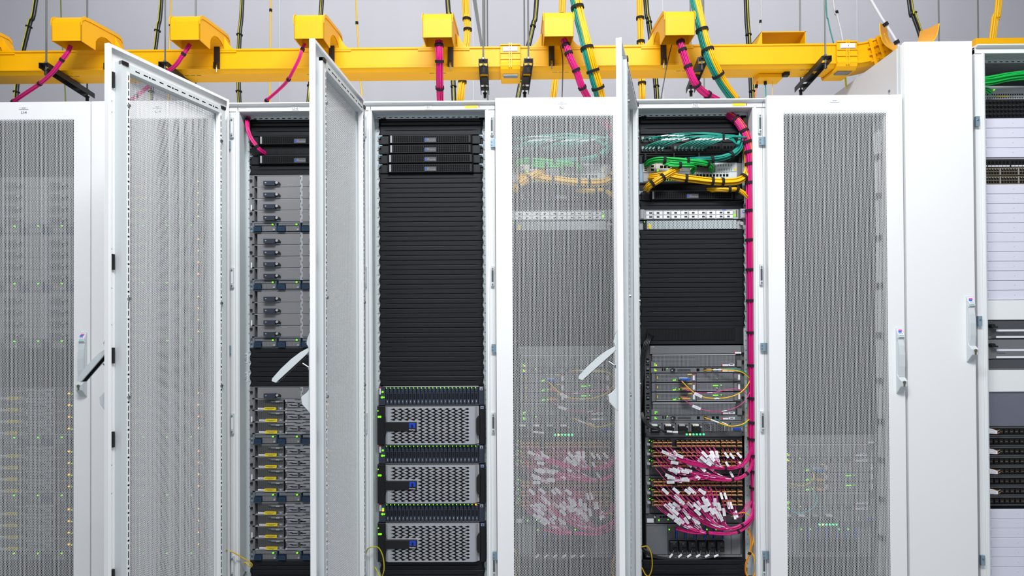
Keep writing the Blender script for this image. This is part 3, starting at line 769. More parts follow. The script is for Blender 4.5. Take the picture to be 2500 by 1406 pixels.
b = MB(); R(b, 1562, 541, 1812, 562.5, Y1, -.4, .003, GREYL, .001); R(b, 1571, 541.5, 1579, 562, Y1, .003, .012, BLK, .001); R(b, 1572, 543, 1574, 545, Y1, .012, .013, LEDG); b.build('chassis', t)
b = MB(); R(b, 1579, 541, 1798, 562.5, Y1, .003, .011, WGRILL, .001); b.build('front_grille', t)
b = MB(); R(b, 1583, 549, 1589, 561, Y1, .011, .0118, LABY); b.build('tag', t)
b = MB(); b.cyl((lx(1808), lz(550)-lz(Y1)), .008, -.02, -.003, GREYL, n=16); b.build('thumb_screw', t)
Y1 = 843; t = eqz('cable_brush', 'two-unit black brush panel with power cords passing through, rack N2', 'brush panel', Y1)
b = MB(); R(b, 1563, 797, 1812, 843, Y1, 0, .005, CHAR2, .002); R(b, 1577, 805, 1792, 834, Y1, .004, .0056, BLKM)
for i in range(107): R(b, 1578+i*2, 806, 1579.2+i*2, 833, Y1, .005, .0062+random.random()*.0012, BLK)
b.build('brush_strip', t)
# large modular router
Y1 = 1067; t = eqz('modular_router', 'large grey ten-unit modular router with fan trays and line cards, rack N2', 'router', Y1, dy=-.002)
b = MB(); R(b, 1572, 846, 1586, 1060, Y1, -.01, .004, GREYD); R(b, 1804.5, 846, 1813, 1066, Y1, -.01, .004, mat('olive_grey', (90, 96, 92), .5)); R(b, 1572, 867, 1806, 1067, Y1, -.5, .002, GREYD)
R(b, 1584, 846, 1805, 866, Y1, -.5, .010, GREYM, .001); R(b, 1586, 848, 1595, 850, Y1, .01, .0108, INKL)
R(b, 1789, 862, 1805, 866, Y1, .01, .0112, LABW); R(b, 1787, 861.5, 1789.5, 866, Y1, .01, .0114, LABR)
for y in (866, 885, 913, 973, 1008): b.cyl((lx(1809), lz(y)-lz(Y1)), .006, -.012, -.003, BLK, n=10)
for y in (884, 902, 922, 947, 972, 1005, 1021): b.cyl((lx(1579), lz(y)-lz(Y1)), .0045, -.010, -.003, GREYM, n=10); b.cyl((lx(1579), lz(y)-lz(Y1)), .0018, -.0115, -.009, INKL, n=8)
for k in range(26): R(b, 1575, 870+k*7, 1583, 873+k*7, Y1, .004, .0046, BLKM) if k % 4 else None
b.build('enclosure', t)
def barcode(b, x, y, zb, d):
    R(b, x, y, x+2.5, y+4.5, zb, d, d+.0014, LABR); R(b, x+2.5, y+.3, x+16, y+4.2, zb, d, d+.001, LABW); R(b, x+17, y-1.2, x+31, y+4.2, zb, d, d+.0012, LABW); R(b, x+20, y, x+28, y+2, zb, d+.001, d+.0016, INK)
for y0, y1 in ((867, 897.5), (983.5, 1014)):
    b = MB(); R(b, 1589, y0, 1790, y1, Y1, .002, .016, PGRILL, .001); R(b, 1589, y0, 1790, y0+2.6, Y1, .01, .018, GREYL); R(b, 1586, y1-13, 1605, y1, Y1, .002, .018, GREYM, .001)
    for (dx, dy, m) in ((9, 4, LEDG), (9, 7.5, LEDG), (12.5, 7.5 if y0 < 900 else 4, LEDO if y0 < 900 else LEDG)): R(b, 1585+dx, y1-13+dy, 1587.3+dx, y1-10.8+dy, Y1, .018, .0195, m)
    barcode(b, 1756, y1-6, Y1, .016); R(b, 1793, y1-15, 1804, y1, Y1, .002, .022, GREYM, .001); b.build('fan_tray', t)
for y0, y1 in ((899.5, 911.5), (1015.5, 1027.5)):
    b = MB(); R(b, 1586, y0, 1803, y1, Y1, .002, .015, GREYM, .001)
    for x in (1612.5, 1618): R(b, x, y0+1, x+3, y0+7.5, Y1, .015, .0155, BLKM)
    for k, (x, m) in enumerate(((1594, LEDG), (1594, LEDG), (1597, LEDO if y0 < 950 else LEDG))): R(b, x, y0+2.5+(k > 0)*3, x+2, y0+4.8+(k > 0)*3, Y1, .015, .0165, m)
    R(b, 1624, y0+.5, 1626, y0+2.5, Y1, .015, .0165, LEDG)
    for i in range(22):
        for r in range(3): R(b, 1650+i*1.45, y0+3.5+r*2, 1651+i*1.45, y0+4.8+r*2, Y1, .015, .0154, BLKM)
    for x in (1696, 1713, 1732, 1742): R(b, x, y0+2, x+7, y0+9, Y1, .015, .0154, BLKM)
    b.prism([(lx(1638), lz(y0+8)-lz(Y1)), (lx(1632), lz(y0+4)-lz(Y1)), (lx(1638), lz(y0+1)-lz(Y1)), (lx(1643), lz(y0+2)-lz(Y1)), (lx(1643), lz(y0+8)-lz(Y1))], -.028, -.015, BLK)
    b.cyl((lx(1635.5), lz(y0+5.5)-lz(Y1)), .0035, -.030, -.016, GREYL, n=10)
    barcode(b, 1756, y0+5.5, Y1, .015); b.build('supervisor_module', t)
for q, (y0, y1) in enumerate(((913, 933.5), (936, 957), (959.5, 980.5))):
    b = MB(); R(b, 1587, y0, 1803, y1, Y1, .002, .010, GREYM, .001)
    for x0, x1 in ((1598, 1684), (1696, 1783)): R(b, x0, y0+1, x1, y1-1, Y1, .01, .016, PGRILL, .001); R(b, x0, y0+.8, x1, y0+2, Y1, .015, .0175, GREYL); R(b, x0, y1-2, x1, y1-.8, Y1, .015, .0175, GREYL)
    R(b, 1600, y0+7, 1602, y0+13, Y1, .0165, .018, LABY); R(b, 1674, y0+1.8, 1684, y0+3.8, Y1, .017, .0182, LABY); R(b, 1687.5, y0+3, 1692, y0+17, Y1, .010, .0112, LABW); R(b, 1687.5, y0+2.6, 1692, y0+5, Y1, .0108, .012, LABR)
    R(b, 1587, y0, 1594, y1, Y1, .01, .022, GREYM, .001); R(b, 1786, y0+1, 1793, y1-1, Y1, .01, .020, GREYM, .001); R(b, 1797, y0+4, 1801.5, y1-4, Y1, .010, .0115, LABW)
    R(b, 1639, y1-5, 1641.5, y1-2.5, Y1, .016, .019, LEDG); R(b, 1643, y1-6, 1645.5, y1-3.5, Y1, .016, .019, LEDG); b.cyl((lx(1645), lz(y0+12)-lz(Y1)), .003, -.022, -.016, BLUES, n=8); b.cyl((lx(1744), lz(y0+13)-lz(Y1)), .0035, -.022, -.016, GREYL, n=8)
    if q: 
        for i in range(4): R(b, 1735+i*3.4, y0+6, 1737.3+i*3.4, y0+8, Y1, .016, .018, LEDG)
        R(b, 1754, y0+5, 1756, y0+7, Y1, .016, .018, LEDG)
    b.build('line_card', t)
    b = MB()
    if q == 0: R(b, 1651, y0+9, 1671, y0+14, Y1, .016, .040, GREYL, .001); R(b, 1653, y0+11.5, 1674, y0+16, Y1, .036, .060, BLUE, .002)
    else: R(b, 1654, y0+9, 1672, y0+14, Y1, .016, .040, mat('tan_dark', (150, 116, 84), .5), .001); R(b, 1656, y0+11.5, 1676, y0+15, Y1, .036, .056, TANG, .002); R(b, 1652.5, y0+14, 1654.5, y0+16, Y1, .016, .02, LEDG)
    b.build('optical_module', t)
b = MB(); R(b, 1586, 1028.5, 1803, 1033, Y1, .002, .012, GREYM); R(b, 1581, 1032, 1807, 1056, Y1, .0, .006, GREYM, .001); b.build('power_shelf', t)
for i in range(7):
    x = 1580+i*33.0; b = MB(); R(b, x, 1034, x+30.5, 1055, Y1, .004, .012, GREYM, .001)
    if i < 4:
        R(b, x+4, 1038, x+26, 1053, Y1, .012, .03, BLK, .003); R(b, x+5, 1035.5, x+19, 1040, Y1, .012, .034, LABW if i != 2 else GREYL, .002); b.cyl((lx(x+24), lz(1041)-lz(Y1)), .004, -.036, -.012, GREYL, n=10)
        if i in (1, 3): R(b, x+7, 1036.3, x+11, 1038.6, Y1, .034, .0346, LABY)
    elif i < 6: R(b, x+2, 1036, x+26, 1053.5, Y1, .012, .0135, perf('psu_mesh_grille', (120, 122, 125), (16, 17, 20), .0075, .78)); b.cyl((lx(x+15), lz(1044)-lz(Y1)), .0018, -.032, -.013, STEEL, n=8); R(b, x+14, 1037, x+16, 1052, Y1, .028, .033, GREYL, .001)
    else: R(b, x+5, 1046, x+24, 1050.5, Y1, .012, .018, LOGOB, .001); R(b, x+2, 1047, x+4, 1050, Y1, .012, .015, GREYL); R(b, x+25, 1047, x+27, 1050, Y1, .012, .015, GREYL)
    b.build('power_supply', t)
b = MB(); R(b, 1573, 1056.5, 1805, 1067, Y1, .0, .014, GREYD, .001)
for i in range(6): b.cyl((lx(1671+i*8.2), lz(1061)-lz(Y1)), .0042, -.0165, -.013, LEDY if i == 1 else LEDC, n=14)
b.build('status_strip', t)
# two fibre switch enclosures, each with three line cards of transceivers
def fibre_switch(Yt, Y1, label, group):
    t = eqz('fibre_switch', label, 'network switch', Y1, group)
    b = MB(); R(b, 1572, Yt, 1806, Y1-1, Y1, -.4, .004, GREYD, .001); R(b, 1572, Yt, 1580, Y1-1, Y1, .004, .010, GREYM); R(b, 1584, Yt+72, 1803, Y1-2, Y1, .004, .008, mat('anthracite', (62, 62, 66), .5)); b.build('enclosure', t)
    for q in range(3):
        y = Yt+3+q*23.5; b = MB(); R(b, 1583, y, 1805, y+21, Y1, .004, .016, mat('card_dark', (40, 40, 44), .5), .001); R(b, 1587, y+19.5, 1804, y+21, Y1, .014, .022, mat('champagne', (196, 178, 166), .4, .5)); R(b, 1586, y+9, 1587.2, y+21, Y1, .014, .022, MATS['champagne'])
        R(b, 1574, y+11, 1582, y+16.5, Y1, .010, .026, GREYL, .002)
        for (x, yy) in ((1580, 3), (1585.5, 5.5)): R(b, x, y+yy, x+1.8, y+yy+1.8, Y1, .016, .018, LEDG)
        if q == 2: [R(b, 1588+k*5.5, y+3, 1589.8+k*5.5, y+4.8, Y1, .016, .018, LEDO) for k in range(3)]
        card = b.build('line_card', t)
        for gx, n in ((1587, 4), (1644, 9), (1751, 3), (1789, 1)):
            for r in range(2):
                for i in range(n):
                    if q == 2 and (n == 9 and i > 2): continue
                    b = MB(); x = gx+i*11.6; z = y+2.5+r*8
                    R(b, x, z, x+9.6, z+5.6, Y1, .016, .030, BLK, .0008); R(b, x+1, z+1, x+6, z+1.9, Y1, .030, .0306, MATS['tan_dark'])
                    R(b, x+.5, z+4.4, x+10.5, z+6.2, Y1, .026, .044, TANG, .001); R(b, x, z+.2, x+2, z+1.2, Y1, .03, .036, TANG)
                    b.build('transceiver', card)
    return t
GS = 'pink-cabled fibre switches in rack N2'
swA = fibre_switch(1068, 1161, 'upper fibre switch with rows of tan transceivers, rack N2', GS)
swB = fibre_switch(1162, 1254, 'lower fibre switch with rows of tan transceivers, rack N2', GS)
Y1 = 1278; t = eqz('management_module', 'thin grey management unit with paper tag below the fibre switches, rack N2', 'network unit', Y1)
b = MB(); R(b, 1572, 1255, 1806, 1278, Y1, -.3, .004, GREYD, .001); R(b, 1596, 1256, 1796, 1276, Y1, .004, .012, GREYD, .001); R(b, 1575, 1266, 1591, 1276, Y1, .004, .006, LABW); ports(b, 1605, 1259, 3, 7, 5, 4, Y1, .012); ports(b, 1618, 1257, 20, 2, 1, 3, Y1, .012); ports(b, 1700, 1262, 6, 7, 5, 4, Y1, .012)
R(b, 1602, 1267, 1604, 1271, Y1, .012, .014, LEDG); R(b, 1624, 1266.5, 1626, 1268.5, Y1, .012, .014, LEDG); b.cyl((lx(1593), lz(1261)-lz(Y1)), .004, -.018, -.004, GREYL, n=10); b.build('faceplate', t)
Y1 = 1361; t = eqz('power_shelf', 'grey power shelf with six upright black-plugged supplies, rack N2', 'power shelf', Y1)
b = MB(); R(b, 1572, 1279, 1806, 1361, Y1, -.4, .002, GREYD, .001); R(b, 1573, 1281, 1624, 1352, Y1, .002, .010, GREYM, .001); R(b, 1758, 1281, 1777, 1352, Y1, .002, .010, GREYM, .001); R(b, 1778, 1281, 1800, 1352, Y1, .002, .010, GREYM, .001)
R(b, 1573, 1279, 1806, 1281.5, Y1, .002, .012, GREYM); R(b, 1574, 1353, 1804, 1359, Y1, .002, .008, PGRILL); b.build('shelf_body', t)
for i in range(6):
    x = 1626+i*22.1+(2.5 if i > 2 else 0); b = MB(); R(b, x, 1282, x+20, 1352, Y1, .002, .010, GREYM, .001); R(b, x+1.5, 1285, x+17, 1315, Y1, .010, .012, GRILLE); R(b, x+17.2, 1286, x+19.6, 1314, Y1, .01, .02, BLUE, .001)
    R(b, x+.5, 1317, x+18.5, 1343, Y1, .010, .034, BLK, .003); b.cyl((lx(x+10), lz(1322)-lz(Y1)), .003, -.036, -.033, GREYD, n=8); R(b, x+8, 1330, x+17, 1333, Y1, .034, .035, BLKM)
    if i in (0, 1, 4, 5): b.cyl((lx(x+1.8), lz(1291.5)-lz(Y1)), .003, -.0145, -.011, LEDG, n=8)
    b.build('power_supply', t)
# ------------------------------------------------------------------ cables
def to_ceiling(pts, fr):
    """cables that come down from the ceiling start at the ceiling"""
    p, q = Vector(pts[0]), Vector(pts[1])
    if p.z < 2.83 or p.z <= q.z: return pts, fr
    n = len(pts)-1; d = (p-q)/max(p.z-q.z, 1e-4); d.x *= .5
    return [p+d*(4.69-p.z)]+list(pts), [(f*n+1)/(n+1) for f in fr]
def harness(label, cat, pts, R_, n, r, mats, straps=(), group=None, name='cable_harness', k=7, strapr=1.12, seed=1, wob=.25, flat=1, strapw=.006, side=None):
    """a bundle of n cables along pts, tied with hook straps at the given points of the path"""
    pts, straps = to_ceiling(pts, straps); rnd = random.Random(seed); P = spline(pts, k); t = thing(name, label, cat, P[0], group); N = len(P)
    frames = []; up = Vector((0, 1, 0))
    for i, p in enumerate(P):
        d = (P[min(i+1, N-1)]-P[max(i-1, 0)]).normalized(); a = d.cross(up).normalized(); frames.append((p, a, a.cross(d).normalized(), d))
    for c in range(n):
        if n == 1: rr, g = 0, 0
        else: rr = R_*math.sqrt((c+.4)/n)*.93; g = c*2.39996
        ph = rnd.random()*6; tw = (rnd.random()-.5)*wob*4
        q = []
        for i, (p, a, u, d) in enumerate(frames):
            s = i/(N-1); gg = g+tw*s; r2 = rr*(1+.06*math.sin(ph+s*9)); q.append(p+a*(r2*math.cos(gg))+u*(r2*math.sin(gg)*flat))
        b = MB(); m = (mats[0] if math.cos(g) > side else mats[1]) if side is not None else mats[c % len(mats)] if isinstance(mats, (list, tuple)) else mats
        b.tube(q, r, m, n=6); b.build('cable', t, off=P[0], smooth=True)
    for f in straps:
        x = f*(N-1); i = min(int(x), N-2); p, a, u, d = frames[i]; p2 = frames[i+1][0]; p = p+(p2-p)*(x-i)
        b = MB(); rs = R_*strapr+r*.6; m2 = 16; v = []
        for e, ro in ((-1, rs-.002), (-1, rs), (1, rs), (1, rs-.002)):
            for j in range(m2): g = 2*PI*j/m2; v.append(p+d*(e*strapw)+a*(ro*math.cos(g))+u*(ro*math.sin(g)*flat))
        fs = [((e*m2)+j, (e*m2)+(j+1) % m2, ((e+1) % 4*m2)+(j+1) % m2, ((e+1) % 4*m2)+j) for e in range(4) for j in range(m2)]
        b.add(v, fs, STRAP); b.build('strap', t, off=P[0])
    return t
def cord(label, cat, pts, r, m, name='patch_cable', group=None, k=6, tags=(), ends=()):
    pts, fr_ = to_ceiling(pts, [g_[0] for g_ in tags]); tags = [(f_,)+tuple(g_[1:]) for f_, g_ in zip(fr_, tags)]
    P = spline(pts, k); t = thing(name, label, cat, P[0], group); b = MB(); b.tube(P, r, m, n=6); b.build('cable', t, off=P[0], smooth=True)
    for f, L_, w_, mm in tags:
        i = int(f*(len(P)-2)); d = (P[i+1]-P[i]).normalized(); p = P[i]; u = d.cross(Vector((0, 1, 0))).normalized()
        b = MB(); 
        if w_ > r*3: 
            c = [p-d*L_-u*w_*.5, p+d*L_-u*w_*.5, p+d*L_+u*w_*.5, p-d*L_+u*w_*.5]; n_ = Vector((0, -.0012-r, 0))
            b.add([v+n_ for v in c]+[v+n_*1.5 for v in c], [(0, 1, 2, 3), (7, 6, 5, 4), (0, 4, 5, 1), (1, 5, 6, 2), (2, 6, 7, 3), (3, 7, 4, 0)], mm)
            for e in (-.2, .1): q = [p+d*L_*-.6+u*w_*e, p+d*L_*.6+u*w_*e, p+d*L_*.6+u*w_*(e+.08), p+d*L_*-.6+u*w_*(e+.08)]; b.add([v+n_*1.6 for v in q], [(0, 1, 2, 3)], INKL)
        else: b.tube([p-d*L_, p, p+d*L_], w_, mm)
        b.build('paper_tag' if w_ > r*3 else 'sleeve', t, off=P[0])
    return t
def pp(Y, *xy): return [at(x, y, Y) for x, y in xy]
def p3(*a): return [at(x, y, Y) for x, y, Y in a]

# inside rack N2
harness('thick magenta cable bundle down the side of rack N2, tied with many black straps', 'cable bundle',
    p3((1738, 262, .19), (1760, 272, .15), (1796, 292, .1), (1818, 325, .08), (1829, 365, .075), (1832, 430, .075), (1832, 560, .075), (1834, 700, .075), (1836, 850, .075), (1838, 1000, .075), (1838, 1085, .075), (1842, 1160, .08), (1843, 1240, .09)),
    .0195, 58, .0026, [PINK]*28+[ORG], straps=[.03, .10, .17, .24]+[.30+i*.0432 for i in range(16)], k=8, seed=3, strapw=.0055)
harness('yellow cable bundle inside rack N2 beside the magenta bundle', 'cable bundle', p3((1790, 262, .2), (1808, 285, .15), (1818, 330, .12), (1823, 365, .10), (1826, 400, .09), (1822, 425, .08), (1805, 440, .07), (1775, 444, .062), (1730, 442, .062), (1690, 437, .06), (1660, 434, .062), (1625, 428, .07), (1600, 432, .08), (1586, 434, .1)),
    .0165, 24, .0030, YELC, straps=[.42, .56, .6, .73], seed=5, wob=.5)
harness('yellow cable bundle curling into the black manager of rack N2', 'cable bundle', p3((1655, 412, .075), (1640, 420, .055), (1620, 432, .05), (1600, 445, .05), (1585, 455, .06), (1578, 463, .09)), .015, 18, .0030, YELC, straps=[.42, .68], seed=6, wob=.5)
harness('short yellow cable bundle emerging at the end of the black manager, rack N2', 'cable bundle', p3((1728, 464, .115), (1750, 462, .08), (1775, 462, .065), (1798, 461, .065), (1815, 470, .07), (1828, 482, .08)), .012, 12, .0029, YELC, straps=[.45, .62], seed=7, wob=.9)
harness('yellow cable pair hanging beside the magenta bundle in rack N2', 'cable bundle', p3((1831, 480, .1), (1826, 600, .1), (1824, 700, .1), (1826, 800, .1), (1826, 900, .1), (1828, 1000, .1), (1830, 1100, .1)), .004, 3, .0025, [YELC, TEAL, YELC], seed=8)
harness('bright green cable bundle lying on the manager of rack N2', 'cable bundle', p3((1578, 402, .11), (1590, 394, .075), (1612, 390, .055), (1650, 392, .05), (1690, 395, .05), (1722, 399, .055), (1736, 406, .08), (1737, 416, .1)), .0145, 20, .0029, GRN, straps=[.33, .53, .74], seed=9, wob=.6)
harness('second bright green cable bundle branching lower in rack N2', 'cable bundle', p3((1620, 396, .06), (1640, 402, .045), (1665, 403, .045), (1690, 404, .05), (1694, 411, .08), (1690, 420, .1)), .0120, 14, .0028, GRN, straps=[.36], seed=10, wob=.6)
harness('teal cable bundle sweeping under the patch panel of rack N2', 'cable bundle', p3((1812, 300, .12), (1812, 330, .1), (1808, 355, .085), (1796, 372, .075), (1772, 383, .07), (1740, 389, .07), (1705, 390, .075), (1672, 392, .11)), .0145, 18, .0029, TEAL, straps=[.18, .5, .72], seed=11, wob=.8)
harness('teal cable pair running straight down the side of rack N2', 'cable bundle', p3((1820, 262, .2), (1817, 330, .13), (1820, 400, .115), (1823, 500, .11), (1824, 560, .11)), .004, 3, .0026, TEAL, seed=12)
k = 0
for sx, sy in [(1571, 365), (1579, 365), (1588, 365), (1597, 365), (1610, 365), (1619, 365), (1651, 365), (1660, 365), (1669, 365), (1679, 365), (1691, 365), (1700, 365), (1709, 365), (1718, 365), (1571, 341), (1588, 341), (1597, 341), (1610, 341)]:
    j = (k % 5)*1.8
    if sy > 350: P = p3((sx, sy-1, .095), (sx+10, sy-9, .075), (sx+34, sy-19, .062), (sx+75, sy-29-j*.4, .058), (max(sx+80, 1700)+25, 331+j*.8, .058), (1764, 329+j, .06), (1785, 335+j, .062), (1800+j*.4, 352, .066), (1806+j*.6, 325, .08))
    else: P = p3((sx, sy-1, .095), (sx+16, sy-6, .075), (sx+45, sy-9, .062), (sx+90, sy-15, .058), (1720, 324+j*.4, .056), (1764, 328+j*.6, .058), (1786, 334+j, .062), (1799+j*.4, 350, .07), (1806+j*.5, 322, .08))
    cord('teal patch cable plugged into the patch panel of rack N2', 'patch cable', P, .0027, TEAL, group='teal patch cables of rack N2', tags=[(.32 if sy > 350 else .28, .016, .0029, LABW)]); k += 1
b = MB(); P0 = at(1766, 331, .058); t = thing('cable_strap', 'black hook strap holding the teal patch cables together, rack N2', 'strap', P0, None); b.box(-.004, .004, -.01, .02, -.02, .014, STRAP, .002); b.build('band', t)
# pink fan-out cables of the two fibre switches
def fan(sw, y0, gather, group, starts, seed, tail):
    rnd = random.Random(seed); n = 0
    for (sx, sy, gi) in starts:
        g = gather[gi]; jx, jy = rnd.uniform(-4, 4), rnd.uniform(-4, 4); L = rnd.uniform(26, 44); yd = .075-rnd.random()*.02
        dx = g[0]-sx; dy = g[1]-sy
        P = [(sx, sy, .093), (sx+11+jx*.2, sy+12, .078), (sx+L, sy+L*.95+jy*.6, yd-.01), (sx+dx*.62, sy+dy*.82+jy, yd-.005), (g[0]+jx, g[1]+jy*.5, yd)]
        if dx < 75: P = [(sx, sy, .093), (sx+6, sy+11, .078), (sx+dx*.45, sy+dy*.6, yd-.01), (g[0]+jx, g[1]+jy*.5, yd)]
        P += [(a+jx*.6, c+jy*.6, Y) for a, c, Y in tail[gi]]
        tg = [(rnd.uniform(.19, .31)*(1 if dx > 75 else 1.1), .017, .0135, LABW)] if rnd.random() < .92 else []
        tg.append((rnd.uniform(.36, .5), .013, .0019, LABW))
        cord('thin pink fibre cable with white flag, plugged into the %s fibre switch of rack N2' % sw, 'fibre cable', p3(*P), .0014, PINKL if n % 3 else PINK, name='fibre_cable', group=group, tags=tg, k=5); n += 1
def cols(y, xs, gi): return [(x, y, gi) for x in xs]
GA = [(1767, 1143), (1785, 1171)]; TA = [[(1800, 1142, .06), (1822, 1128, .062), (1834, 1095, .07), (1838, 1040, .075)], [(1812, 1164, .06), (1832, 1145, .062), (1840, 1110, .07), (1840, 1050, .075)]]
stA = cols(1090, (1598, 1610, 1622, 1634, 1660, 1672, 1684, 1696), 0)+cols(1090, (1708, 1720, 1731, 1742), 0)+cols(1112, (1598, 1610, 1622, 1660, 1684), 1)+cols(1117, (1600, 1622, 1634, 1672, 1696, 1708), 1)+cols(1140, (1598, 1612, 1625, 1660), 1)+cols(1134, (1634, 1672), 1)+cols(1084, (1604, 1616, 1628, 1666, 1678, 1690, 1702, 1714, 1726, 1737), 0)+cols(1112, (1634, 1672, 1696), 1)+cols(1128, (1603, 1617, 1629, 1645), 1)
fan('upper', 1068, GA, 'pink fibre cables of the upper fibre switch in rack N2', stA, 21, TA)
GB = [(1725, 1300), (1778, 1290)]; TB = [[(1765, 1303, .06), (1805, 1297, .062), (1832, 1275, .07), (1843, 1235, .08)], [(1812, 1280, .06), (1832, 1262, .062), (1841, 1235, .07), (1843, 1190, .075)]]
stB = cols(1184, (1598, 1612, 1624, 1636), 1)+cols(1184, (1660, 1672, 1684, 1696, 1708, 1720, 1731, 1742), 1)+cols(1208, (1598, 1612), 0)+cols(1208, (1624, 1660, 1672, 1684, 1696, 1708, 1731, 1760), 1)+cols(1200, (1634, 1648, 1720, 1742), 1)+cols(1231, (1598, 1610, 1622), 0)+cols(1228, (1600, 1634, 1660, 1684), 0)+cols(1178, (1604, 1618, 1630, 1666, 1678, 1690, 1702, 1714, 1726), 1)+cols(1214, (1604, 1616, 1630, 1648), 0)+cols(1204, (1666, 1678, 1690, 1702, 1714, 1737), 1)+cols(1224, (1610, 1622, 1646, 1672), 0)
fan('lower', 1162, GB, 'pink fibre cables of the lower fibre switch in rack N2', stB, 33, TB)
rnd = random.Random(5)
for i, (x, y) in enumerate(((1763, 1090), (1776, 1092), (1793, 1090), (1797, 1112), (1765, 1112), (1775, 1135))):
    cord('pink fibre cable looping from the outer ports of the upper fibre switch, rack N2', 'fibre cable', p3((x, y, .093), (x+6, y+14, .075), (x+22, y+34, .06), (1815, 1135-i*2, .06), (1832, 1112-i*3, .065), (1838, 1060, .075)), .00125, PINK, name='fibre_cable', group='outer-port fibre cables in rack N2', tags=[(.3, .014, .010, LABW)])
for i, (x, y) in enumerate(((1758, 1186), (1768, 1186), (1775, 1208), (1782, 1208), (1790, 1232), (1795, 1228))):
    cord('pink fibre cable dropping from the outer ports of the lower fibre switch, rack N2', 'fibre cable', p3((x, y, .093), (x+1, y+16, .075), (x+6, y+34, .06), (x+20, 1252+i, .06), (1820, 1250-i*4, .06), (1838, 1222, .07)), .00125, PINK, name='fibre_cable', group='outer-port fibre cables of the lower switch in rack N2', tags=[(.33, .015, .010, LABW)])
for nm, P, f in (('upper', [(1650, 1118, .058), (1690, 1133, .055), (1735, 1141, .055), (1767, 1143, .058), (1800, 1141, .06), (1824, 1125, .065), (1836, 1090, .07)], (.52,)), ('second', [(1690, 1158, .06), (1740, 1170, .058), (1785, 1171, .058), (1815, 1163, .06), (1834, 1140, .065), (1841, 1100, .072)], (.42, .68)),
              ('third', [(1680, 1252, .065), (1730, 1282, .062), (1775, 1292, .06), (1812, 1282, .062), (1834, 1262, .066), (1842, 1225, .075)], (.6,)), ('lowest', [(1650, 1290, .065), (1690, 1300, .062), (1727, 1301, .06), (1775, 1303, .06), (1812, 1293, .064), (1838, 1262, .07), (1843, 1225, .08)], (.33, .62))):
    harness('%s pink fibre bundle arching over to the side of rack N2' % nm, 'cable bundle', p3(*P), .0075, 9, .0018, PINK, straps=f, group='arching pink fibre bundles in rack N2', seed=len(nm), strapw=.005, wob=.5)
# single leads over the modular router
G6 = 'single leads over the modular router of rack N2'
cord('yellow lead arching from the upper supervisor module of rack N2', 'patch cable', p3((1718, 904, .095), (1740, 903, .07), (1775, 903, .065), (1810, 908, .065), (1832, 925, .075)), .0026, YELC, tags=[(.35, .018, .0033, LABW)])
cord('teal lead arching above the yellow one in rack N2', 'patch cable', p3((1745, 905, .095), (1770, 901, .07), (1800, 902, .065), (1820, 910, .065), (1834, 925, .075)), .0022, TEAL)
cord('yellow fibre lead hanging in a wide arc from the blue module, rack N2', 'fibre cable', p3((1664, 930, .065), (1690, 955, .05), (1720, 970, .045), (1765, 972, .045), (1805, 960, .05), (1828, 935, .065), (1832, 915, .08)), .0024, YELC, tags=[(.28, .018, .0125, LABW), (.48, .011, .0029, LABW)])
cord('pink fibre lead from the upper tan module, rising at its end, rack N2', 'fibre cable', p3((1672, 950, .06), (1700, 958, .05), (1740, 958, .05), (1790, 950, .05), (1815, 955, .055), (1832, 975, .07)), .0014, PINKL, tags=[(.4, .012, .002, LABW)])
cord('pink fibre lead drooping lowest across the router, rack N2', 'fibre cable', p3((1670, 976, .06), (1695, 992, .05), (1730, 1003, .048), (1775, 1002, .048), (1812, 985, .05), (1832, 955, .065), (1838, 930, .08)), .0014, PINKL, tags=[(.2, .019, .0125, LABW), (.5, .012, .002, LABW)])
cord('yellow lead hanging from the lower supervisor module, rack N2', 'patch cable', p3((1720, 1019, .095), (1745, 1028, .07), (1780, 1040, .06), (1812, 1036, .062), (1834, 1020, .08)), .0027, YELC, tags=[(.3, .018, .0034, LABW)])
cord('teal lead hanging beside the lower yellow one, rack N2', 'patch cable', p3((1744, 1020, .095), (1765, 1032, .07), (1795, 1042, .065), (1820, 1036, .065), (1836, 1022, .085)), .0022, TEAL, tags=[(.32, .014, .0028, LABW)])
cord('yellow lead curving near the lowest pink cables, rack N2', 'patch cable', p3((1785, 1262, .08), (1800, 1254, .062), (1818, 1252, .06), (1834, 1262, .07)), .0022, YELC)
cord('orange lead beside the magenta bundle of rack N2', 'patch cable', p3((1828, 985, .1), (1826, 1050, .1), (1829, 1100, .1), (1830, 1150, .1)), .0025, ORG)
# black power cords
for i in range(4): cord('black power cord coming out of the brush panel, rack N2', 'power cord', p3((1580+i*5, 812+i*3, .118), (1580+i*3, 826, .09), (1572+i*4, 840, .075), (1566+i*3, 865, .07), (1565+i*2, 900, .075), (1564+i, 960, .08), (1564, 1010, .09)), .0042, BLKC, name='power_lead', group='black power cords at the top of the router, rack N2')
for i, ex in enumerate((1604, 1637, 1670, 1702)): cord('black power cord with white sleeve to a router supply, rack N2', 'power cord', p3((1566+i, 1005, .09), (1568+i*2, 1022, .075), (1582+i*3, 1040, .065), (1610+i*6, 1050+i, .06), (ex-14, 1052+i, .062), (ex, 1050, .08)), .0038, BLKC, name='power_lead', group='black power cords of the router supplies, rack N2', tags=[(.7, .012, .0046, LABW)] if i in (2, 3) else ())
for i in range(6): cord('black power cord with white sleeve plugged into the lowest shelf, rack N2', 'power cord', p3((1568, 1330+i*2, .09), (1575, 1342+i, .07), (1600, 1356+i, .06), (1625+i*12, 1362+i*.7, .058), (1638+i*22, 1357, .062), (1646+i*22, 1342, .075)), .0036, BLKC, name='power_lead', group='black power cords of the lowest shelf, rack N2', tags=[(.84, .011, .0046, LABW)])
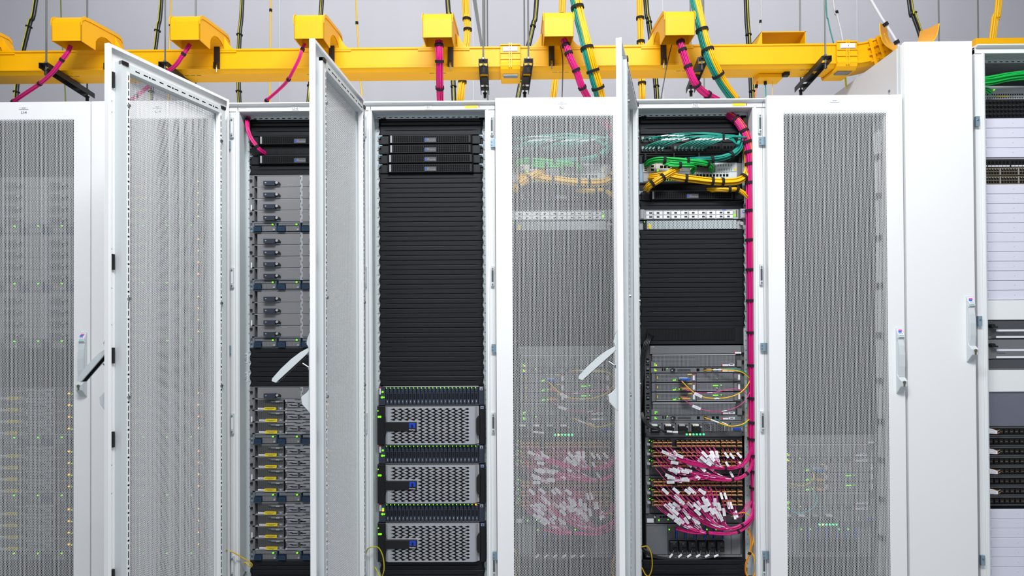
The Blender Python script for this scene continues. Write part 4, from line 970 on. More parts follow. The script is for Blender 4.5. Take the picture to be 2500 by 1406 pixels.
harness('coiled yellow and orange spare leads at the bottom side of rack N2', 'cable coil', p3((1828, 1290, .08), (1834, 1320, .07), (1832, 1345, .065), (1822, 1375, .062), (1822, 1400, .065), (1834, 1412, .065), (1843, 1395, .065), (1840, 1360, .068), (1832, 1345, .07), (1838, 1320, .075), (1840, 1290, .085)), .005, 4, .0022, [YELC, YELC, ORG, PINK], straps=[.22], seed=31, wob=1.5)
n2all = [o for o in C.objects if o not in n0 and o.parent is None]
sun = {}
for o in n2all:                                            # rack N1 is equipped like rack N2
    lab = o.get('label', '')
    if 'sleeve plugged' in lab or o.name.startswith('cable_strap'): pass
    lab = lab.replace('in rack N2', 'behind the door of rack N1').replace('rack N2', 'rack N1 behind its door'); g = o.get('group')
    lab = ' '.join(lab.split()[:16])
    dup(o, -.6, lab, g.replace('rack N2', 'rack N1') if g else None)
for o in [q for q in C.objects if q.parent is None and q.name.split('.')[0] in ('modular_router', 'power_shelf', 'rack_server', 'management_module') and abs(q.location.x-.9) < .05]:
    if o.name.startswith('rack_server'): continue
    lab = {'modular_router': 'grey modular router seen dimly through the closed door beside the tall cabinet', 'power_shelf': 'grey power shelf seen dimly through the closed door beside the tall cabinet', 'management_module': 'thin grey network unit seen dimly through the closed door beside the tall cabinet'}[o.name.split('.')[0]]
    dup(o, .6, lab, dz={'modular_router': -.412, 'power_shelf': -.0, 'management_module': .0}[o.name.split('.')[0]])
gA = 'blanking panels in the closed rack beside the tall cabinet'
for u in list(range(16, 49)):
    t = eq('rack_blank', 'black blanking panel beside rail number %d behind the closed door next to the tall cabinet' % u, 'blanking panel', 1.5, u, gA); inst('cover', cached('cover/blank', blank_mesh), t)
harness('pale cable bundle hanging with black straps in the closed rack beside the tall cabinet', 'cable bundle', [Vector((1.735, .08, 2.1)), Vector((1.74, .075, 1.6)), Vector((1.735, .075, 1.0)), Vector((1.742, .078, .5)), Vector((1.735, .08, .02))], .018, 10, .004, WHC, straps=[.08+i*.09 for i in range(10)], seed=41, strapw=.012)
cord('yellow fibre lead curling over the router of the closed rack beside the tall cabinet', 'fibre cable', [Vector((1.27, .07, .50)), Vector((1.32, .06, .475)), Vector((1.38, .055, .47)), Vector((1.42, .06, .50)), Vector((1.425, .08, .52))], .0024, YELC)
cord('cyan lead curling over the router of the closed rack beside the tall cabinet', 'fibre cable', [Vector((1.27, .07, .385)), Vector((1.34, .06, .345)), Vector((1.40, .055, .36)), Vector((1.435, .06, .40)), Vector((1.43, .08, .44))], .0026, mat('cyan_cable', (40, 190, 200), .4))

for lab, py in (('PDU B', 874), ('PDU A', 920)):
    p = at(600, py, RY); r = racks['LI-6']; b = MB(); x = p.x+.9; b.box(x-.0065, x+.0065, RY+.0035, RY+.0048, p.z-.023, p.z+.023, LABW); b.build('name_plate', r)
    text(lab, .0115, x, RY+.0032, p.z, INK, r, rot=-PI/2)
# racks LI-6, S1: cable ends and earthing wires
harness('pink cable bundle bending into the brush panel of rack LI-6', 'cable bundle', p3((612, 268, .2), (611, 280, .14), (604, 292, .095), (604, 312, .075), (611, 335, .075), (622, 352, .08), (633, 365, .09), (648, 376, .125)), .0085, 9, .0027, PINK, straps=[.3, .78], seed=13)
for X0, nm in ((-.9, 'LI-6'), (-.3, 'S1'), (.3, 'N1'), (.9, 'N2')):
    o = X0+.3
    cord('green and yellow earthing wire looping at the bottom of rack '+nm, 'earthing wire', [Vector((o-.588, .04, .165)), Vector((o-.575, .02, .20)), Vector((o-.555, .005, .215)), Vector((o-.53, .03, .205)), Vector((o-.512, .04, .165)), Vector((o-.508, .05, .105)), Vector((o-.52, .06, .065)), Vector((o-.535, .065, .07)), Vector((o-.55, .07, .098)), Vector((o-.565, .09, .10))] if nm != 'LI-6' else [Vector((o-.615, -.0, .165)), Vector((o-.598, -.005, .205)), Vector((o-.575, .0, .20)), Vector((o-.545, .03, .165)), Vector((o-.51, .06, .125)), Vector((o-.515, .07, .105)), Vector((o-.53, .08, .108)), Vector((o-.55, .09, .118)), Vector((o-.565, .1, .10))], .0026, mat('yellow_wire', (236, 190, 10), .4) if nm in ('LI-6', 'N2') else GNYC, name='earthing_wire', tags=[])
cord('black cord hook low in the left post of rack LI-6', 'cord', [Vector((-1.16, .02, .05)), Vector((-1.14, .03, .07)), Vector((-1.13, .05, .09))], .003, BLKC, name='black_lead')

# ------------------------------------------------------------------ tall cabinets at the end of the row
ZT = at(2290, 101, 0).z
tx0, tx1 = at(2210, 500, 0).x, at(2380, 500, 0).x
t = thing('tall_cabinet', 'tall narrow cabinet with a plain white door and long handle', 'cabinet', ((tx0+tx1)/2, 0, 0))
hw = (tx1-tx0)/2
b = MB(); b.box(-hw, hw, .022, .045, -.1, ZT-.004, GREYW); b.box(-hw+.01, hw-.002, .045, 1.05, -.1, ZT-.012, mat('side_grey', (196, 196, 198), .5)); b.build('carcass', t)
b = MB(); b.box(-hw-.004, -hw+.01, .045, 1.04, -.1, ZT-.012, MATS['side_grey'])
for z in (2.252, 2.232): b.cyl((.10, z), .006, -hw-.008, -hw-.004, STEEL, 'x', n=10)
b.build('side_panel', t)
d = add_door(t, 0, w=hw*2-.008, z1=ZT, perfd=False, hz=1.166)
tcx = at(2384, 500, .045).x+.3
RT2 = rack_meshes(ZT)
r8 = make_rack('X', tcx, 'open tall rack cut off by the photo edge, with white blanks and green cables', RT2, ZT)
for z in (2.09, 1.20, .14):
    b = MB(); b.box(-.306, -.288, .034, .046, z-.022, z+.022, BLUES); b.cyl((-.297, z+.006), .004, .031, .034, STEEL, n=8); b.build('baying_bracket', r8)
def wz(py): return at(2450, py, RY).z
RL = tcx-.2413
def eqr(name, label, cat, y0, y1, group=None):
    return thing(name, label, cat, (tcx, RY, wz(y1)), group), wz(y0)-wz(y1)
def rr(k): return 'tall rack cut off by the photo edge'
def lil(y0, y1, n, lab, gr):
    for i in range(n):
        a, c = y0+(y1-y0)*i/n, y0+(y1-y0)*(i+1)/n; t, h = eqr('rack_blank', lab, 'blanking panel', a, c, gr)
        b = MB(); b.box(-.2413, .2413, -.003, .004, .0006, h-.0006, LILAC, .0012); b.box(-.222, -.196, -.0034, -.003, h*.2, h*.8, mat('lilac_print', (205, 205, 222), .6)); b.prism([(-.08, h*.5), (-.077, h*.56), (-.074, h*.5)], -.004, -.003, MATS['lilac_print']); b.build('cover', t)
lil(289, 385, 4, 'white blanking panel in the tall rack, between black sockets and the switches', 'upper white blanking panels of the tall rack')
lil(450, 732, 12, 'white blanking panel in the tall rack, above the plain white double panel', 'middle white blanking panels of the tall rack')
lil(1242, 1430, 8, 'white blanking panel at the bottom of the tall rack, under the cabled ports', 'lower white blanking panels of the tall rack')
for y0, y1, lab in ((733, 781, 'plain white double panel above the grey fibre drawers in the tall rack'), (903, 956, 'plain white double panel below the grey fibre drawers in the tall rack')):
    t, h = eqr('rack_blank', lab, 'cover panel', y0, y1); b = MB(); b.box(-.235, .2413, -.012, .004, 0, h, WHITE, .002); b.build('cover', t)
for q, (y0, y1) in enumerate(((782, 827), (828, 876))):
    t, h = eqr('fibre_enclosure', ('upper', 'lower')[q]+' grey fibre drawer with black latch and white label strips, tall rack', 'fibre drawer', y0, y1)
    b = MB(); b.box(-.225, .2413, -.008, .004, .001, h-.001, GREYD if q == 0 else GREYM, .001); b.box(-.225, -.19, -.0088, -.008, .001, .012, GREYM)
    for i in range(7): b.box(-.2413, -.228, -.006, .0, i*h/7, i*h/7+.0045, LABW if i in (1, 2) else GREYL); b.box(-.2413, -.2255, -.009, 0, i*h/7+.0048, i*h/7+.011, BLKM)
    b.build('drawer_front', t); b = MB(); b.cyl((-.195, h*.70), .0095, -.03, -.008, BLK, n=14); b.box(-.195, -.172, -.026, -.018, h*.60, h*.68, BLK); b.build('latch', t)
    for z in (.004, h*.40): b = MB(); b.box(-.168, .2, -.0095, -.008, z, z+.009, LABW); b.build('label_strip', t)
    text('CORNING', .0085, -.147, -.0084, h*.29, INK, t)
t, h = eqr('rack_shelf', 'plain grey tray below the two fibre drawers in the tall rack', 'shelf', 877, 902); b = MB(); b.box(-.2413, .2413, -.005, .2, 0, h, GREYD, .001); b.box(-.2413, .2413, -.008, -.004, 0, .005, GREYM); b.build('tray_front', t)
t, h = eqr('rack_blank', 'reflective grey panel under the lower white double panel of the tall rack', 'panel', 957, 1040); b = MB(); b.box(-.2413, .2413, -.004, .004, 0, h, mat('glossy_grey', (120, 122, 136), .18, .4, noise=.12, scale=5), .001); b.build('cover', t)
for q in range(8):
    y0 = 1041+q*24.2; t, h = eqr('fibre_port_block', 'black fibre port panel in the tall rack, '+('first', 'second', 'third', 'fourth', 'fifth', 'sixth', 'seventh', 'lowest')[q]+' of eight', 'port panel', y0, y0+24.2, 'black fibre port panels of the tall rack')
    b = MB(); b.box(-.2413, .2413, -.002, .004, .001, h-.001, GREYD, .001); b.box(-.236, .236, -.0028, -.0018, .008, h-.008, BLKM)
    for i in range(20): x = -.228+i*.0235; b.box(x, x+.018, -.006, -.002, h*.30, h*.48, BLK); b.box(x, x+.018, -.006, -.002, h*.55, h*.74, BLK); b.box(x+.003, x+.015, -.0064, -.006, h*.49, h*.53, MATS['tan_dark'])
    b.build('port_plate', t)
    if q % 2 == 0:
        for i, (m, dz) in enumerate(((TEAL, 0), (ORG, -.008), (TAN, .006), (TEAL, -.004))):
            z = wz(y0+8)+dz; x = RL
            cord('short %s fibre lead on the %s cabled row of the tall rack' % (('teal', 'orange', 'tan', 'lower teal')[i], ('first', 'second', 'third', 'fourth')[q//2]), 'fibre lead', [Vector((x-.03, RY-.02, z)), Vector((x+.02, RY-.04, z+.004*(i-1))), Vector((x+.05, RY-.035, z-.004)), Vector((x+.075, RY-.02, z-.004*i+.004))], .0018, m, name='fibre_lead', tags=[(.45, .020, .011, LABW)] if i in (0, 3) else [])
t, h = eqr('patch_bay', 'black patch panel with white number fields in the tall rack', 'patch panel', 386, 408); b = MB(); b.box(-.2413, .2413, -.002, .004, 0, h, BLK, .001); b.box(-.2413, .2413, -.0026, -.002, h-.006, h-.001, GREYL); b.box(-.22, -.196, -.003, -.002, .002, .008, LABW)
for i in range(24):
    x = -.19+i*.0168+(i//6)*.006; b.box(x, x+.010, -.0026, -.002, h*.36, h*.66, BLKM); b.box(x-.001, x+.0135, -.003, -.002, .0015, .0075, LABW)
b.build('port_plate', t)
for q, (y0, y1) in enumerate(((409, 428.5), (430, 450))):
    t, h = eqr('network_switch', ('upper', 'lower')[q]+' grey network switch with two rows of sockets in the tall rack', 'network switch', y0, y1, 'network switches of the tall rack'); b = MB(); b.box(-.2413, .2413, -.003, .3, 0, h, BRASS, .001)
    for g6 in range(4):
        for i in range(6):
            for r in range(2): x = -.232+g6*.084+.022+i*.0126; b.box(x-.0052, x+.0048, -.0036, -.0028, h*.16+r*h*.40, h*.42+r*h*.40, BLKM); b.box(x-.001, x+.003, -.0038, -.0036, h*.36+r*h*.40, h*.42+r*h*.4, LABW) if r else None
        b.box(-.232+g6*.084+.010, -.232+g6*.084+.013, -.004, -.003, .002, h-.002, GREYL)
    b.build('port_plate', t)
t, h = eqr('socket_block', 'black double panel of round sockets in the tall rack below green cables', 'socket panel', 243, 288); b = MB(); b.box(-.2413, .2413, -.003, .004, 0, h, BLK, .001)
for i in range(28):
    for r in range(4): x = -.232+i*.0175; b.cyl((x, h*(.13+.235*r)), .0058, -.007, -.002, BLKM, n=8); b.box(x-.003, x+.003, -.0085, -.007, h*(.13+.235*r)+.003, h*(.13+.235*r)+.0048, GREYD)
b.build('socket_plate', t)
t, h = eqr('port_block', 'pale ported panel half hidden behind green cables in the tall rack', 'panel', 210, 243); b = MB(); b.box(-.2413, .2413, .0, .02, 0, h, GREYL, .001)
for i in range(40): b.box(-.20+i*.0105, -.195+i*.0105, -.001, 0, .006, .010, BLKM); b.box(-.20+i*.0105, -.195+i*.0105, -.001, 0, .02, .026, BLKM)
b.box(-.15, -.09, -.002, 0, .012, .016, LABY); b.cyl((-.158, .045), .003, -.004, 0, LEDG, n=8); b.build('port_plate', t)
zz = wz(208)
harness('bright green cable bundle across the top of the tall rack', 'cable bundle', [Vector((RL-.035, .08, zz-.002)), Vector((RL+.03, .07, zz+.002)), Vector((RL+.12, .06, zz+.016)), Vector((RL+.25, .06, zz+.024)), Vector((RL+.45, .08, zz+.02))], .022, 26, .0036, GRN, straps=[.06], seed=51, flat=.8)
harness('darker green cable loop below the green bundle in the tall rack', 'cable bundle', [Vector((RL-.03, .10, zz-.03)), Vector((RL+.02, .09, zz-.032)), Vector((RL+.05, .10, zz-.045))], .010, 7, .003, GRN, seed=52)

# ------------------------------------------------------------------ yellow fibre duct
ZD = 2.578
t = thing('cable_duct', 'long yellow plastic fibre duct hanging above the racks', 'cable duct', (-2.4, .42, 2.466))
xL, xR = -3.4, at(2058, 140, .35).x
b = MB(); sec = [(.344, 2.582), (.344, 2.574), (.350, 2.571), (.350, 2.494), (.345, 2.491), (.345, 2.482), (.352, 2.478), (.366, 2.466), (.476, 2.466), (.490, 2.48), (.492, 2.582), (.486, 2.582), (.484, 2.484), (.472, 2.472), (.370, 2.472), (.356, 2.486), (.355, 2.576), (.350, 2.582)]
b.prism(sec, xL, xR, YEL, 'x'); b.build('trough', t, off=(-2.4, .42, 2.466))
b = MB()
for i in range(7):
    x = -2.2+i*.62; 
    for k in range(14):
        if k % 5 != 4: b.box(x+k*.006, x+k*.006+.0045, .38, .3801+.004, 2.4652, 2.466, INK)
b.build('printed_text', t, off=(-2.4, .42, 2.466))
def coupler(px, label):
    x = at(px, 140, .34).x; t = thing('duct_coupler', label, 'duct coupler', (x, .42, 2.46), 'yellow duct couplers')
    b = MB(); w_ = .05
    o = [(.338, 2.592), (.334, 2.575), (.334, 2.50), (.328, 2.485), (.336, 2.464), (.352, 2.450), (.49, 2.450), (.506, 2.47), (.506, 2.592), (.494, 2.592), (.494, 2.482), (.482, 2.463), (.36, 2.463), (.3475, 2.478), (.3445, 2.50), (.3445, 2.592)]
    b.prism(o, x-w_, x+w_, YEL, 'x'); b.build('sleeve', t, off=(x, .42, 2.46), bevel=.002)
    for z in (2.585, 2.545, 2.515, 2.482):
        b = MB(); b.box(x-w_, x+w_, .329, .336, z-.003, z+.003, YELD); b.build('rib', t, off=(x, .42, 2.46), bevel=.001)
    b = MB(); b.box(x-.008, x-.003, .326, .336, 2.47, 2.592, YELD); b.box(x+.003, x+.008, .326, .336, 2.47, 2.592, YELD); b.build('rib', t, off=(x, .42, 2.46))
    b = MB(); b.box(x-.036, x+.036, .322, .330, 2.549, 2.573, LABW, .003); b.box(x-.0015, x+.0015, .3212, .322, 2.557, 2.563, INK); b.build('white_clip', t, off=(x, .42, 2.46), bevel=.002)
    b = MB(); b.box(x-.035, x+.035, .36, .40, 2.444, 2.450, STEEL); b.build('lower_clip', t, off=(x, .42, 2.46))
coupler(1246, 'ribbed yellow duct coupler with white clip above the gap between S1 and N1')
coupler(2067, 'ribbed yellow duct coupler with white clip near the curved duct end')
def spout(cx, label, cable=True):
    t = thing('duct_spout', label, 'duct spout', (cx, .3, 2.5), 'yellow duct spouts'); W = .069; O = (cx, .3, 2.5)
    out = [(.10, 2.518), (.0985, 2.602), (.104, 2.623), (.122, 2.637), (.16, 2.644), (.22, 2.651), (.28, 2.658), (.34, 2.665), (.385, 2.667), (.405, 2.655), (.42, 2.62), (.425, 2.575)]
    inn = [(.350, 2.575), (.336, 2.594), (.31, 2.606), (.275, 2.610), (.24, 2.600), (.215, 2.58), (.202, 2.560), (.20, 2.518)]
    # two side cheeks, roof and belly: a hollow mouth open at the bottom
    b = MB()
    for s in (-1, 1):
        a, c = sorted((s*W, s*(W-.004))); b.prism(out+inn, cx+a, cx+c, YEL, 'x')
    for (ya, za), (yb, zb) in list(zip(out, out[1:])):
        b.add([(cx-W, ya, za), (cx+W, ya, za), (cx+W, yb, zb), (cx-W, yb, zb)], [(0, 1, 2, 3)], YEL)
    for (ya, za), (yb, zb) in list(zip(inn, inn[1:])):
        b.add([(cx-W, ya, za), (cx+W, ya, za), (cx+W, yb, zb), (cx-W, yb, zb)], [(0, 1, 2, 3)], YEL)
    b.box(cx-W, cx+W, .1015, .104, 2.518, 2.60, YEL); b.build('hood', t, off=O)
    b = MB(); lid = [(y-.002, z+.003) for y, z in out[1:10]]+[(y, z-.012) for y, z in out[1:10]][::-1]
    for s in (-1, 1): a, c = sorted((s*(W+.003), s*(W-.001))); b.prism(lid, cx+a, cx+c, YEL, 'x')
    b.build('lid_edge', t, off=O)
    b = MB(); n = 9
    for s in (-1, 1):
        pts = [(s*W, 2.575), (s*W, 2.648)]+[(s*(W+.062*math.sin(PI/2*i/n)**1.0*1.0), 2.578+.07*(1-math.sin(PI/2*i/n))**2) for i in range(1, n+1)]
        pts = [(cx+x, z) for x, z in pts]; b.prism(pts, .346, .352, YEL)
    b.box(cx-W-.06, cx+W+.06, .3455, .352, 2.565, 2.578, YEL); b.build('flange', t, off=O)
    b = MB(); x = cx+.035 if cx < 0 else cx-.02
    b.box(x-.014, x+.014, .338, .343, 2.51, 2.60, BLK); b.box(x-.014, x-.006, .330, .343, 2.48, 2.512, BLK); b.box(x+.006, x+.014, .330, .343, 2.48, 2.512, BLK); b.cyl((x, .335), .003, 2.462, 2.485, STEEL, 'z', n=8); b.build('bracket', t, off=O)
    return t
sp = [-135, 162, 451, 754, 1068, 1364, 1660]
lb = ['yellow duct spout cut off by the edge above rack LI-4', 'yellow duct spout above rack LI-4, its hood farthest from the racks with open doors', 'yellow duct spout above rack LI-5', 'yellow duct spout above rack LI-6 behind the tip of an open door', 'yellow duct spout above rack S1', 'yellow duct spout above rack N1 beside a yellow and teal bundle', 'yellow duct spout above rack N2']
for px, l in zip(sp, lb): spout(at(px, 70, .10).x, l)
# back outlet box, drop plate
t = thing('duct_outlet', 'open yellow box outlet on the back of the duct above the closed end rack', 'duct outlet', at(1915, 92, .5)); O = tuple(t.location)
x0, x1 = at(1857, 100, .5).x, at(1965, 100, .5).x; z0, z1 = 2.57, at(1915, 79, .5).z
b = MB(); b.box(x0, x0+.004, .49, .72, z0, z1, YEL); b.box(x1-.004, x1, .49, .72, z0, z1, YEL); b.box(x0, x1, .49, .72, z1-.004, z1, YEL); b.box(x0, x1, .716, .72, z0, z1, YEL)
b.prism([(x0-.05, z0), (x0, z1), (x0, z0)], .488, .494, YEL); b.build('box', t, off=O)
t = thing('duct_exit', 'small yellow drop plate hanging under the duct near the closed end rack', 'duct plate', at(1875, 190, .45)); O = tuple(t.location)
b = MB(); b.box(at(1846, 190, .45).x, at(1905, 190, .45).x, .42, .50, 2.440, 2.468, YEL, .006); b.build('plate', t, off=O); b = MB(); b.box(at(1905, 190, .45).x, at(1918, 190, .45).x, .40, .43, 2.448, 2.466, BLK); b.build('clip', t, off=O)
# rising elbow and open trumpet at the end of the duct
t = thing('duct_elbow', 'curved yellow duct piece rising behind the tall narrow cabinet', 'duct elbow', (xR, .42, 2.5)); O = (xR, .42, 2.5)
b = MB(); n = 8; ring = []
cp = [(xR+.001, 2.466, 0), (xR+.07, 2.467, .06), (xR+.14, 2.478, .22), (xR+.20, 2.498, .42), (xR+.25, 2.524, .6)]
cps = spline([Vector((a, 0, z)) for a, z, _ in cp], 4); ang = [0+.42*i/(len(cps)-1) for i in range(len(cps))]
prof = [(y, z-2.466) for y, z in sec]
for p, a in zip(cps, ang): ring.append([(p.x-z*math.sin(a), y, p.z+z*math.cos(a)) for y, z in prof])
m_ = len(prof); b.add([v for r in ring for v in r], [tuple(range(m_))]+[tuple((len(ring)-1)*m_+i for i in range(m_))[::-1]]+[(i*m_+j, i*m_+(j+1) % m_, (i+1)*m_+(j+1) % m_, (i+1)*m_+j) for i in range(len(ring)-1) for j in range(m_)], YEL); b.build('trough', t, off=O, smooth=False)
b = MB()
for f in (.62, .80):
    i = int(f*(len(cps)-1)); p, a = cps[i], ang[i]
    for z in (.01, .045, .08): b.tube([(p.x-z*math.sin(a)+e*math.cos(a), .342, p.z+z*math.cos(a)+e*math.sin(a)) for e in (-.018, 0, .018)], .005, YELD, n=6)
    b.tube([(p.x-z*math.sin(a), .338, p.z+z*math.cos(a)) for z in (-.01, .03, .07, .12)], .008, YEL, n=6)
b.build('rib', t, off=O)
t = thing('duct_trumpet', 'open flared yellow duct end behind the tall cabinets', 'duct end', at(2230, 120, .4)); O = tuple(t.location)
fr = [(2149, 57), (2151, 84), (2162, 108), (2190, 124), (2230, 127), (2262, 114), (2284, 90), (2292, 57)]; bk = [(2166, 58), (2168, 84), (2178, 104), (2198, 114), (2225, 115), (2238, 104), (2243, 90), (2246, 76)]
Pf = spline([at(x, y, .22) for x, y in fr], 4); Pb = spline([at(x, y, .50) for x, y in bk], 4); N = len(Pf)
b = MB(); vs = []
for p, q in zip(Pf, Pb): vs += [p, p.lerp(q, .5)+Vector((0, 0, -.004)), q]
b.add(vs, [(i*3+j, (i+1)*3+j, (i+1)*3+j+1, i*3+j+1) for i in range(N-1) for j in range(2)], YEL); o = b.build('flared_sheet', t, off=O); sm = o.modifiers.new('thick', 'SOLIDIFY'); sm.thickness = .004
t = thing('duct_rear_branch', 'yellow duct continuing behind the top of the tall rack', 'cable duct', at(2440, 103, .6)); O = tuple(t.location)
b = MB(); a = at(2376, 100, .6); b.box(a.x, a.x+1.2, .58, .70, a.z-.06, a.z+.006, YEL); b.build('trough', t, off=O)
# threaded rods and hanger bars
def rod(x, y, z0, label, r=.004, g='threaded hanging rods'):
    t = thing('hanger_rod', label, 'hanging rod', (x, y, z0), g); b = MB(); b.cyl((0, 0), r, 0, 4.7-z0, RODM, 'z', n=8)
    b.build('rod', t); return t
def hanger(pn, pf, Yn, Yf, label, where):
    a = at(pn[0], pn[1], Yn); c = at(pf[0], pf[1], Yf); z = 2.452; a.z = c.z = z
    t = thing('duct_hanger', label, 'duct hanger', (a+c)/2, 'black duct hangers'); O = tuple((a+c)/2); d = (c-a).normalized(); s = Vector((-d.y, d.x, 0)); s = s if s.x > 0 else -s
    b = MB(); A, Cc = a-d*.02, c+d*.03
    for k in (-1, 1):
        e0 = s*(k*.021); th = s*.0015
        v = [A+e0-th, Cc+e0-th, Cc+e0+th, A+e0+th]; b.add([(p.x, p.y, z-.018) for p in v]+[(p.x, p.y, z+.008) for p in v], [(3, 2, 1, 0), (4, 5, 6, 7), (0, 1, 5, 4), (1, 2, 6, 5), (2, 3, 7, 6), (3, 0, 4, 7)], BLK)
    for f0, f1 in ((0, .12), (.2, .45), (.55, .8), (.88, 1)):
        v = [A.lerp(Cc, f0)-s*.021, A.lerp(Cc, f1)-s*.021, A.lerp(Cc, f1)+s*.021, A.lerp(Cc, f0)+s*.021]
        b.add([(p.x, p.y, z+.005) for p in v]+[(p.x, p.y, z+.008) for p in v], [(3, 2, 1, 0), (4, 5, 6, 7), (0, 1, 5, 4), (1, 2, 6, 5), (2, 3, 7, 6), (3, 0, 4, 7)], BLK)
    b.build('bar', t, off=O)
    for p, nm in ((a, 'near'), (c, 'far')):
        b = MB(); b.cyl((p.x, p.y), .0042, z-.035, 4.7, RODM, 'z', n=8); b.build('threaded_rod', t, off=O)
        b = MB(); b.cyl((p.x, p.y), .0085, z+.008, z+.020, STEEL, 'z', n=6); b.build('nut', t, off=O)
        b = MB(); b.cyl((p.x, p.y), .008, z-.045, z-.022, BLK, 'z', n=8); b.cyl((p.x, p.y), .011, z-.024, z-.018, BLK, 'z', n=8); b.build('end_cap', t, off=O)
for pn, pf, wh in (((113, 158), (213, 228), 'above rack LI-4'), ((403, 158), (478, 215), 'behind the widest open door'), ((1180, 152), (1184, 218), 'above the edge between racks S1 and N1'), ((1290, 152), (1281, 220), 'above rack N1, next to the duct spout'), ((1714, 148), (1687, 215), 'behind the magenta bundle above rack N2'), ((2015, 148), (1955, 212), 'above the closed end rack')):
    hanger(pn, pf, .22, .57, 'black slotted duct hanger on two rods '+wh, wh)
for px, lab in ((1190, 'thin rod just behind the hanger over the S1 and N1 edge'), (1718, 'thin rod behind the yellow and teal bundle above rack N2'), (2388, 'thin rod above the tall rack cut off by the photo edge'), (2292, 'thin rod behind the flared yellow duct end')):
    p = at(px, 60, .9); rod(p.x, .9, 2.5, lab)
t = thing('ceiling_strut', 'dark slanting metal strut behind the duct above racks S1 and N1', 'strut', at(1165, 30, .8)); O = tuple(t.location)
b = MB(); up_ = Vector((-.25, 0, 1.45)); q = [at(1152, -40, .8)+up_, at(1178, -40, .8)+up_, at(1182, 130, .8), at(1176, 130, .8)]; b.add(q+[v+Vector((0, .03, 0)) for v in q], [(0, 1, 2, 3), (7, 6, 5, 4), (0, 4, 5, 1), (1, 5, 6, 2), (2, 6, 7, 3), (3, 7, 4, 0)], GREYD); b.build('strut_bar', t, off=O)
# cable drops behind and in front of the duct
G7 = 'magenta drops from the duct spouts'
for nm, P, rad, n, st in (('LI-4', ((172, 112, .16), (165, 128, .15), (150, 148, .15), (130, 175, .16), (100, 202, .19), (62, 228, .24), (30, 250, .3)), .0085, 9, (.32, .68, .98)),
                ('LI-5', ((463, 108, .16), (456, 120, .15), (444, 138, .15), (428, 160, .16), (404, 178, .19), (370, 205, .24), (320, 245, .3)), .0085, 9, (.28, .95)),
                ('LI-6', ((745, 108, .16), (738, 122, .15), (730, 145, .15), (715, 175, .16), (700, 200, .2), (678, 222, .25), (648, 248, .3)), .0075, 8, (.16, .62, .98)),
                ('S1', ((1072, 100, .15), (1072, 120, .15), (1073, 150, .16), (1073, 190, .2), (1074, 220, .25), (1075, 252, .3)), .0175, 28, (.12, .4, .76)),
                ('N1', ((1376, 96, .15), (1384, 118, .15), (1392, 140, .15), (1408, 175, .16), (1420, 210, .19), (1438, 245, .25)), .0165, 24, (.13, .32, .58, .82)),
                ('N2', ((1660, 96, .15), (1665, 118, .15), (1672, 140, .15), (1684, 172, .15), (1698, 202, .16), (1720, 226, .2), (1752, 245, .24)), .0165, 24, (.05, .2, .45, .7, .88))):
    harness('magenta cable bundle dropping from the yellow spout above rack '+nm, 'cable bundle', p3(*P), rad, n, .0029, [PINK]*14+([ORG] if nm[0] == 'N' else [PINK]), straps=st, group=G7, seed=len(nm)+n, strapw=.006)
harness('thick yellow and teal cable bundle passing in front of the duct above rack N1', 'cable bundle', p3((1402, -20, .2), (1412, 30, .2), (1424, 80, .2), (1436, 130, .2), (1448, 175, .22), (1460, 215, .25), (1468, 250, .3)), .027, 62, .003, [YELC, TEAL], side=-.35, wob=.04, straps=(.13, .46, .66, .83), seed=61, strapw=.0065)
harness('thick yellow and teal cable bundle passing in front of the duct above rack N2', 'cable bundle', p3((1692, -20, .2), (1704, 30, .2), (1714, 75, .2), (1725, 115, .2), (1742, 160, .2), (1766, 205, .24), (1795, 245, .3)), .025, 58, .003, [YELC, TEAL], side=-.4, wob=.04, straps=(.33, .53, .75), seed=62, strapw=.0065)
for P, lab, n, rad, st in ((((1136, -20, .75), (1140, 40, .75), (1141, 90, .75), (1130, 190, .75), (1122, 260, .75)), 'yellow cable bundle behind the duct above rack S1', 26, .020, (.15, .43, .78)),
              (((1374, -20, .75), (1370, 40, .75), (1362, 130, .75), (1356, 190, .75), (1350, 250, .75)), 'yellow cable bundle behind the duct spout above rack N1', 22, .018, (.2, .72)),
              (((1562, -20, .75), (1563, 40, .75), (1565, 130, .75), (1567, 190, .75), (1569, 260, .75)), 'yellow cable bundle behind the duct above the narrow open door', 24, .019, (.15, .42, .8))):
    harness(lab, 'cable bundle', p3(*P), rad, n, .003, YELC, straps=st, group='yellow bundles behind the duct', seed=n, strapw=.0065)
def conduit(P, lab, r=.0115, n=2, mats=None, Y=1.1):
    h = harness(lab, 'cable', [at(x, y, Y) for x, y in P], r, n, r*.85, mats or [BLKC, BLKC], name='power_feed', seed=int(P[0][0]) % 97, wob=.05, group='black power feeds behind the duct', straps=(.35, .8), strapw=.004)
    b = MB(); pts = [at(x, y, Y)+Vector((0, -r*1.3, 0)) for x, y in P]; b.tube(spline(to_ceiling(pts, [])[0], 6), .0028, GNYC); b.build('earth_wire', h, off=h.location, smooth=True)
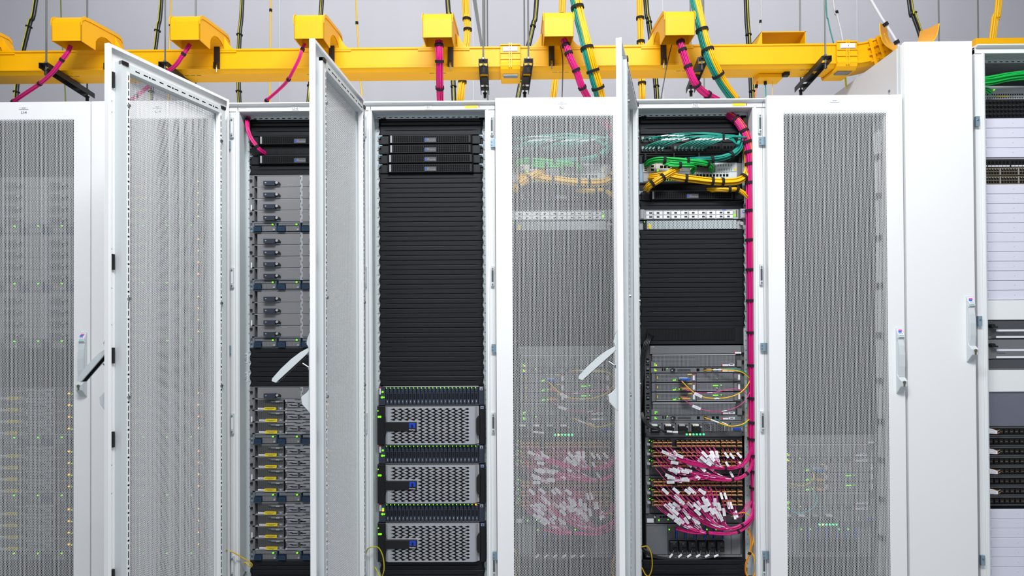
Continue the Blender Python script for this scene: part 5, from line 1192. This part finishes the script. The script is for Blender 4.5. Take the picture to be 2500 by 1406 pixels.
for P, lab in ((((90, -20), (72, 60), (45, 180), (36, 290)), 'black power feed with yellow-green wire, first from the photo edge, behind the duct'), (((395, -20), (385, 70), (372, 180), (368, 290)), 'black power feed behind the spout above rack LI-5'), (((592, -20), (585, 80), (582, 180), (586, 290)), 'black power feed with green stripe above rack LI-6'),
               (((787, -20), (778, 60), (762, 160), (750, 290)), 'black power feed behind the spout above rack LI-6'), (((1092, -20), (1098, 40), (1105, 160), (1110, 290)), 'black power feed behind the spout above rack S1'), (((1312, -20), (1302, 60), (1282, 150), (1255, 290)), 'black power feed slanting behind the duct above rack N1'),
               (((1576, -20), (1584, 50), (1598, 160), (1608, 290)), 'black power feed beside the yellow bundle near the narrow open door'), (((1822, -20), (1827, 80), (1834, 180), (1838, 290)), 'black power feed with yellow stripe above the closed end rack'), (((2220, -20), (2230, 30), (2250, 90), (2270, 190)), 'thick black cable behind the flared yellow duct end')):
    conduit(P, lab)
def wire(P, lab, r, m, Y=1.2, tags=(), g='thin wires behind the duct', nm='wire'):
    cord(lab, 'wire', [at(x, y, Y) for x, y in P], r, m, name=nm, group=g, tags=tags)
SL = lambda f: (f, .010, .008, STRAP)
def collar(f, r): return (f, .008, r*1.6, STRAP)
for P, lab, r, m, tg in ((((148, -20), (152, 100), (158, 200), (162, 290)), 'thin green and yellow wire above rack LI-4', .005, mat('olive_wire', (110, 120, 40), .5), ()), (((418, -20), (414, 100), (410, 290)), 'thin yellow wire beside the rod above rack LI-5', .006, YELC, (collar(.3, .006),)), (((661, -20), (660, 120), (658, 290)), 'thin yellow wire above rack LI-6', .006, YELC, (collar(.2, .006),)),
              (((869, -20), (873, 80), (880, 190), (888, 290)), 'thin yellow wire above the second open door', .006, YELC, (collar(.24, .006),)), (((1368, 110), (1374, 150), (1372, 250)), 'thin black wire under the spout above rack N1', .003, BLKC, ()), (((1640, 110), (1628, 160), (1612, 250)), 'thin black wire under the spout above rack N2', .003, BLKC, ()),
              (((1861, -20), (1856, 60), (1855, 130)), 'thin white wire with black collar above the closed end rack', .004, WHC, (collar(.55, .005),)), (((2032, -20), (2042, 30), (2054, 80), (2060, 120)), 'pale double cable with black collar left of the curved duct', .009, WHC, (collar(.4, .008),)), (((2115, -20), (2150, 40), (2185, 95), (2205, 140)), 'pale slanting cable with black collars in front of the flared duct end', .008, WHC, (collar(.5, .008), collar(.82, .008))),
              (((2015, -20), (2022, 50), (2036, 110)), 'thin dark green cable near the curved duct', .005, TEAL, ()), (((1850, 195), (1846, 215), (1842, 250)), 'short orange wire under the drop plate', .004, ORG, (collar(.5, .005),)), (((1867, 180), (1869, 215), (1870, 260)), 'short teal wire under the drop plate', .004, TEAL, (collar(.45, .005),)), (((1886, 190), (1885, 250)), 'thin ochre wire under the drop plate', .0018, YELC, ()), (((2063, 180), (2066, 215)), 'green and yellow wire end below the duct coupler', .006, GNYC, ())):
    front = 'in front' in lab; wire(P, lab, r*.8, m, Y=.15 if 'slanting' in lab else (.25 if 'thin black' in lab else (.46 if 'under' in lab or 'below' in lab else 1.2)), tags=tg)
harness('broad yellow cable bundle rising above the tall rack cut off by the photo edge', 'cable bundle', p3((2440, -20, .9), (2430, 40, .9), (2420, 120, .9)), .017, 8, .006, YELC, seed=71)
